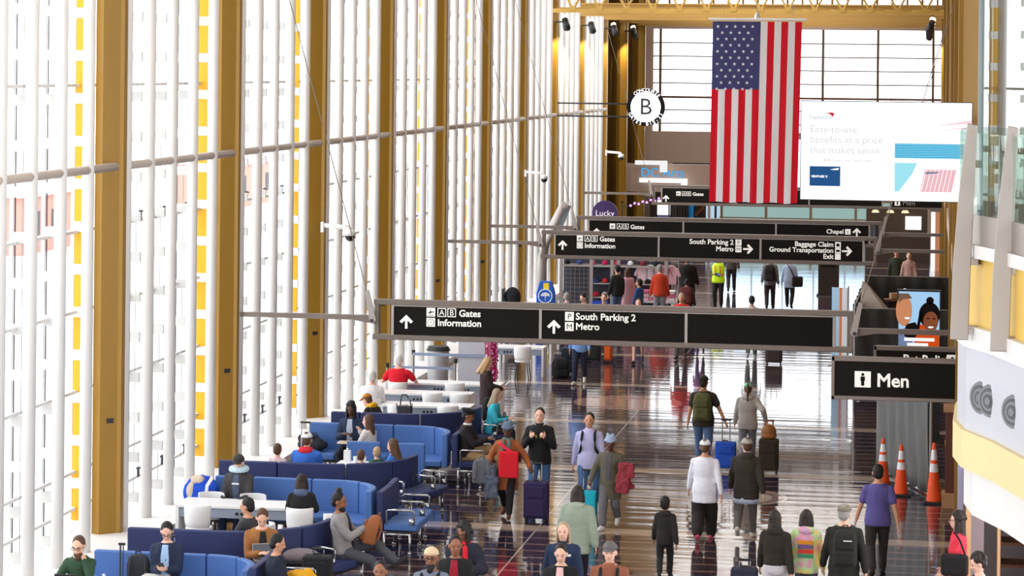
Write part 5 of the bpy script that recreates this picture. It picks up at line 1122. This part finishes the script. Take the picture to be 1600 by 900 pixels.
person('woman in a pink coat beside the caps', -9.1, 77.4, 20, 1.62, 'stand', 'light', (226, 170, 180), (190, 150, 150), (90, 70, 70), ('long', 'brown'), None, 'coat', hem=.4, face=False, **far)
person('person in a checked shirt beyond the fence', -0.60, 85.7, 178, 1.72, 'stand', 'light', (180, 140, 130), (80, 74, 80), (60, 60, 60), ('short', 'brown'), None, 'shirt', topm=mat('plaid_shirt', srgb(190, 150, 140), .9, noise=.6, scale=18), **far)
person('person in dark green beside the checked shirt beyond the fence', -1.02, 86.3, 180, 1.78, 'stand', 'tan', (50, 56, 40), (50, 46, 44), (50, 50, 50), ('short', 'dark'), None, 'jacket', **far)
# seated people, front to back
p = person('bearded man in a dark green jumper leaning his cheek on his hand over a laptop', -11.34, 33.1, 185, 1.76, 'sit', 'light', (46, 74, 52), (60, 60, 70), (50, 50, 50), ('short', 'brown'), None, 'shirt', lean=14, head=(-8, 18), seat=.46, L_=(-.09, .23, 1.04), R_=(.2, .42, .79), curl=(.4, 1.1), nL=(.6, -.5, .3), poleL=(-.6, .6, -1), extras=(('beard', 'brown'), ('glasses',)))
t = thing('side_table', 'small table under the laptop of the bearded man', 'table', (-11.34, 32.5, 0)); MB().bb(-.6, .6, -.2, .28, .70, .74).obj('table_top', TWHITE, t, bevel=.01); MB().bb(-.55, .55, .0, .06, 0, .70).obj('leg', STEEL, t)
laptop('black laptop lid in front of the bearded man', -11.32, 32.55, .74, 180, BLACKP); tag(MB().cyl((0, 0, 0), (0, 0, .15), .035, n=14).cyl((0, 0, .15), (0, 0, .2), .03, .015, 14).obj('water_bottle', mat('clear_blue', srgb(190, 208, 226), .2)), 'clear water bottle on the table beside the black laptop', 'bottle').location = (-10.86, 32.6, .74)
t = thing('chair', 'plain seat under the bearded man', 'chair', (-11.34, 33.1, 0)); MB().bb(-.25, .25, -.2, .25, .40, .46).obj('seat', NAVY, t, bevel=.02); MB().bb(-.22, .22, -.15, .2, 0, .40).obj('leg', DARKM, t)
t = thing('tripod_pole', 'thin black pole beside the bearded man', 'pole', (-10.86, 33.3, 0)); MB().cyl((0, 0, 0), (0, 0, 1.2), .013, n=8).cyl((.04, 0, .5), (.04, 0, 1.2), .008, n=8).cyl((0, 0, 0), (0, 0, .02), .12, n=16).obj('pole', DARKM, t); MB().box((0.02, 0, 1.21), (.09, .04, .03)).obj('grip', BLACKP, t)
backpack('dark grey backpack on the light blue bench left of the blazer', (-10.83, 34.02, .48), 190, (52, 54, 62), .46, .32, .2, tilt=0)
p = person('man in a navy blazer and pale blue shirt looking at his phone', -10.42, 34.02, 185, 1.74, 'sit', 'light', (34, 44, 70), (180, 170, 160), (60, 50, 45), ('short', 'black'), None, 'jacket', head=(6, 32), R_=(.04, .30, .80), L_=(-.06, .30, .80), nR=(-.5, 0, .8), nL=(.5, 0, .8), curl=(.9, .9), extras=(('front', (160, 190, 228)), ('glasses',)), w=1.06)
phone('black phone in the hands of the man in the navy blazer', local(p, -.01, .41, .87), 185, 50)
tag(MB().box((0, 0, 0), (.36, .26, .02)).obj('paper', TWHITE), 'white papers on the lap of the man in the navy blazer', 'paper').location = local(p, .1, .3, .70)
suitcase('suitcase with a raised silver handle behind the man in the navy blazer', -10.66, 34.85, 0, (60, 60, 70), .6, .4, .25, 1.03)
p = person('man in a brown suede jacket working on a laptop', -9.45, 35.42, 205, 1.76, 'sit', 'light', (158, 104, 56), (140, 130, 126), (60, 50, 45), ('short', 'brown'), None, 'jacket', lean=8, head=(-10, 34), R_=(.08, .34, .80), L_=(-.12, .34, .80), RF=(.1, .42, .085), LF=(-.1, .36, .16), extras=(('front', (34, 32, 34)),), w=1.1)
laptop('silver laptop on the lap of the man in the brown jacket', *local(p, 0, .38, .70)[:2], .71, 25, STEEL)
t = thing('duffel_bag', 'grey pillow bag on the bench between the laptop and the black suitcase', 'bag', (-8.98, 35.98, .48)); m = MB(); m.ell((0, 0, .13), (.3, .2, .12)); soft(m.obj('bag_body', fabric(128, 118, 124), t), .018, 3, .02); m = MB(); m.ell((0, -.02, .05), (.3, .22, .07)); soft(m.obj('bag_base', fabric(34, 34, 38), t), .018, 3)
suitcase('black fabric suitcase standing upright in front of the bench seat', -8.56, 35.25, 5, (38, 38, 42), .72, .42, .26, 0.86)
p = person('man with black hair in a dark navy jacket, turned away, with a yellow bag', -8.72, 33.5, -70, 1.72, 'sit', 'tan', (30, 36, 56), (40, 40, 50), (40, 40, 40), ('short', 'black'), None, 'jacket', face=False, head=(0, 15))
t = thing('duffel_bag', 'mustard yellow bag on the lap of the man in navy', 'bag', local(p, -.02, .34, .68)); m = MB(); m.ell((0, 0, .1), (.25, .15, .12)); m.ell((.1, 0, .16), (.1, .1, .08)); soft(m.obj('bag_body', fabric(226, 164, 30), t), .016, 3, .04)
person('dark haired man in a charcoal jacket facing the windows behind the navy bench', -9.85, 36.2, 70, 1.72, 'sit', 'tan', (60, 60, 64), (40, 40, 50), (40, 40, 40), ('short', 'black'), None, 'jacket', head=(10, 10))
p = person('man in a grey blazer with crossed legs facing the walkway', -8.52, 36.72, -88, 1.82, 'sit', 'brown', (146, 142, 142), (78, 80, 88), (44, 44, 48), ('buntop', 'black'), None, 'jacket', lean=-8, head=(0, 10), R_=(.06, .3, .90), L_=(-.1, .3, .88), RF=(.06, .66, .085), LF=(-.02, .78, .44), extras=(('beard', 'black'), ('front', (40, 40, 44))))
backpack('brown leather backpack on the lap of the man in the grey blazer', local(p, -.02, .36, .70), -80, (150, 90, 54), .42, .32, .2, tilt=-14)
person('woman with straight dark hair in a black top sitting on a white chair', -9.72, 38.9, 8, 1.62, 'sit', 'light', (34, 34, 36), (40, 40, 48), (40, 40, 40), ('bob', 'dark'), None, 'jacket', face=False, extras=(('hood', (84, 98, 124)),), seat=.46, L_=(-.15, .38, .8), R_=(.15, .38, .8))
p = person('man with a cap and a pale neck pillow sitting by the blue bag', -11.08, 40.12, 176, 1.74, 'sit', 'light', (62, 60, 62), (40, 52, 84), (50, 50, 50), ('short', 'dark'), ('cap', (56, 54, 50)), 'jacket', head=(8, 12), w=1.12, extras=(('front', (76, 90, 112)), ('pillow', (196, 222, 232)), ('print', .38, .12)))
t = thing('duffel_bag', 'bright blue bag stuffed with things beside the man with the neck pillow', 'bag', (-11.72, 40.15, .49), R(-10)); t.scale = (1.25, 1.0, 1.5); m = MB(); m.ell((0, 0, .17), (.27, .2, .2)); m.ell((.05, -.05, .08), (.24, .2, .1)); soft(m.obj('bag_body', fabric(24, 74, 190), t), .016, 3, .04); m = MB(); m.ell((-.1, -.14, .2), (.07, .06, .1)); m.ell((-.02, -.1, .33), (.1, .08, .05)); soft(m.obj('contents', fabric(206, 190, 170), t), .014, 3, .03); MB().tube([(.12, -.16, .12), (.16, -.2, .28), (.2, -.12, .36)], .022, 8).obj('strap', TWHITE, t)
person('small child with brown hair seen from behind over the navy bench', -11.12, 42.75, 0, 1.25, 'sit', 'light', (226, 200, 206), (80, 80, 90), (60, 60, 60), ('short', 'brown'), None, 'tee', sleeve='short', face=False, seat=.48)
person('man in a white cap and a bright blue hooded jacket seen from behind', -10.6, 42.75, 0, 1.76, 'sit', 'light', (54, 108, 200), (50, 50, 60), (50, 50, 50), ('short', 'brown'), ('cap', (240, 240, 244)), 'jacket', face=False, w=1.2, extras=(('hood', (206, 40, 56)),))
person('boy with short brown hair at the white table', -9.62, 42.7, 0, 1.15, 'sit', 'light', (120, 90, 90), (60, 60, 70), (50, 50, 50), ('short', 'brown'), None, 'tee', sleeve='short', face=False)
person('blond small boy in green beside his mother', -9.46, 43.25, 30, 1.1, 'sit', 'light', (50, 96, 70), (60, 60, 70), (50, 50, 50), ('short', 'blond'), None, 'tee', sleeve='short', face=False)
person('woman with brown hair in a blue top facing the blond boy', -9.12, 43.05, 75, 1.62, 'sit', 'light', (52, 116, 196), (50, 50, 60), (50, 50, 50), ('long', 'brown'), None, 'tee', head=(0, 14), seat=.44)
suitcase('dark grey suitcase with a tall silver handle beside the man with dreadlocks', -11.25, 45.2, 0, (62, 62, 66), .62, .44, .26, 1.22)
t = thing('duffel_bag', 'black carry bags piled on the blue bench by the window', 'bag', (-11.45, 46.65, .48)); m = MB(); m.ell((0, 0, .12), (.3, .2, .13)); m.ell((-.1, 0, .24), (.2, .14, .1)); soft(m.obj('bag_body', fabric(40, 42, 50), t), .018, 3, .04); MB().tube([(-.2, -.1, .2), (-.1, -.15, .36), (.1, -.15, .36), (.2, -.1, .2)], .014, 6).obj('handle', fabric(40, 42, 50), t)
p = person('man with dreadlocks in a navy suit jacket on the far blue bench', -10.72, 46.72, 180, 1.78, 'sit', 'dark', (38, 52, 80), (34, 36, 52), (40, 40, 40), ('braids', 'black'), None, 'jacket', head=(0, 20), extras=(('front', (176, 184, 200)),), R_=(.1, .32, .84), L_=(-.08, .34, .84))
tag(MB().box((0, 0, 0), (.5, .3, .02)).obj('folder', mat('cream_paper', srgb(238, 220, 190), .6)), 'cream folder on the lap of the man with dreadlocks', 'folder').location = (-10.62, 46.32, .72)
shell_chair('white shell chair under the woman with long brown hair', -10.12, 45.55, R(70))
person('woman with long brown hair resting her chin on her hand', -10.12, 45.55, 70, 1.66, 'sit', 'light', (206, 200, 198), (60, 60, 80), (60, 60, 60), ('long', 'brown'), None, 'jacket', head=(10, 5), R_=(.07, .25, 1.10), L_=(-.1, .35, .8))
p = person('man in a black beret, black coat and khaki trousers with crossed legs', -8.42, 46.3, -90, 1.78, 'sit', 'brown', (38, 34, 38), (176, 146, 104), (190, 180, 168), ('short', 'black'), ('beret', (26, 26, 32)), 'jacket', head=(0, 14), RF=(.08, .50, .085), LF=(-.02, .70, .36), extras=(('collar', (226, 226, 230)),), R_=(.06, .38, .86), L_=(-.06, .38, .86))
phone('pale phone in the hands of the man with the beret', local(p, 0, .48, .94), -90, 40, ALUL)
p = person('woman in a turquoise top working on a laptop', -8.56, 49.8, -88, 1.66, 'sit', 'light', (60, 186, 206), (40, 38, 44), (40, 40, 40), ('long', 'ashblond'), None, 'shirt', head=(0, 18), R_=(.12, .36, .82), L_=(-.12, .36, .82), lean=8)
laptop('black laptop on the lap of the woman in turquoise', *local(p, 0, .42, .7)[:2], .68, 92, BLACKP)
p = person('blonde woman in a dark brown coat looking at her phone by the tables', -9.12, 52.4, -75, 1.68, 'stand', 'light', (56, 42, 42), (40, 38, 42), (40, 40, 40), ('long', 'blond'), None, 'coat', hem=.2, head=(0, 30), R_=(.05, .34, 1.06), L_=(-.06, .34, 1.06), curl=(.9, .9), nR=(-.4, 0, .8), nL=(.4, 0, .8))
phone('white phone in the hands of the blonde woman', local(p, 0, .45, 1.14), -75, 50, TWHITE)
backpack('black backpack hanging on the side of the blonde woman', local(p, .27, .06, .38), 20, (30, 30, 34), .5, .32, .22)
person('white haired man in a bright red shirt seen from behind at the tables', -11.5, 54.72, 0, 1.80, 'sit', 'light', (222, 24, 44), (70, 80, 110), (50, 50, 50), ('short', 'white'), None, 'tee', sleeve='short', face=False, w=1.22, seat=.46, R_=(.3, .35, .8), L_=(-.3, .35, .8))
person('white haired man in a white shirt seen from behind by the windows', -11.45, 51.8, 0, 1.78, 'sit', 'light', (236, 234, 236), (120, 120, 130), (50, 50, 50), ('short', 'white'), None, 'shirt', face=False, w=1.15, seat=.46)
person('hunched person in a mustard cap and black and yellow jacket', -10.65, 48.95, 60, 1.66, 'sit', 'light', (34, 32, 34), (40, 40, 46), (40, 40, 40), ('short', 'brown'), ('cap', (190, 122, 40)), 'jacket', lean=30, head=(0, 20), extras=(('hood', (226, 172, 30)), ('scarf', (226, 172, 30), .1)))
t = thing('folded_stroller', 'folded black stroller standing between the navy bench and the tables', 'stroller', (-10.5, 50.6, 0)); m = MB()
for dx in (-.16, .16): m.cyl((dx, 0, .05), (dx*.6, .1, .98), .014, n=8); m.cyl((dx*.7, .12, .05), (dx, -.02, .9), .012, n=8)
m.tube([(-.1, .1, .98), (-.08, .12, 1.06), (.02, .12, 1.06), (.06, .1, .98)], .014, 6); m.obj('frame', DARKM, t); m = MB(); m.bb(-.15, .15, -.04, .08, .3, .85); m.obj('seat_fabric', mat('stroller_grey', srgb(60, 60, 66), .9, noise=.6, scale=20), t, bevel=.03)
for dx in (-.17, .17):
    for dy in (0, .13): MB().cyl((dx-.015, dy, .06), (dx+.015, dy, .06), .06, n=14).obj('wheel', BLACKP, t)
bench('far navy bench partly hidden by the nearest sign', [[(-10.6, 71.6), (-9.7, 71.6)], [(-9.7, 71.6), (-8.7, 71.6)]], 1, NAVY, NAVY)
person('grey haired person in a blue jacket seated before the souvenir stand', -10.1, 71.2, 10, 1.72, 'sit', 'light', (92, 124, 164), (60, 60, 70), (50, 50, 50), ('short', 'grey'), None, 'jacket', face=False, **far)
person('dark haired person in a black jacket bending left before the souvenir stand', -9.55, 71.25, 150, 1.72, 'sit', 'light', (30, 32, 40), (40, 40, 46), (50, 50, 50), ('short', 'black'), None, 'jacket', lean=10, head=(0, 25), **far)
person('person with short hair and a pale face seated before the souvenir stand', -9.03, 71.25, 170, 1.70, 'sit', 'light', (60, 60, 76), (40, 40, 46), (50, 50, 50), ('short', 'brown'), None, 'jacket', **far)
tag(MB().box((0, 0, .1), (.12, .09, .2)).cyl((0, 0, .2), (0, 0, .24), .02, n=8).obj('paper_cup', TWHITE), 'white paper bag on the white table before the boys', 'bag').location = (-10.15, 43.95, .74)
for i, (dx, lab) in enumerate(((-9.98, 'left white paper cup on the table before the two boys'), (-9.82, 'right white paper cup on the table before the two boys'))):
    tag(MB().cyl((0, 0, 0), (0, 0, .11), .032, .04, 16).obj('paper_cup', TWHITE), lab, 'cup').location = (dx, 43.85, .74)
# ------------------------------------------------------------------ lettering curves become plain meshes
_dg = bpy.context.evaluated_depsgraph_get()
_fonts = [o for o in bpy.data.objects if o.type == 'FONT']
_ms = [(o, bpy.data.meshes.new_from_object(o.evaluated_get(_dg))) for o in _fonts]
for o, me in _ms:
    n = bpy.data.objects.new('lettering', me); COL.objects.link(n); n.parent = o.parent; n.location = o.location; n.rotation_euler = o.rotation_euler
for o, me in _ms: bpy.data.objects.remove(o)
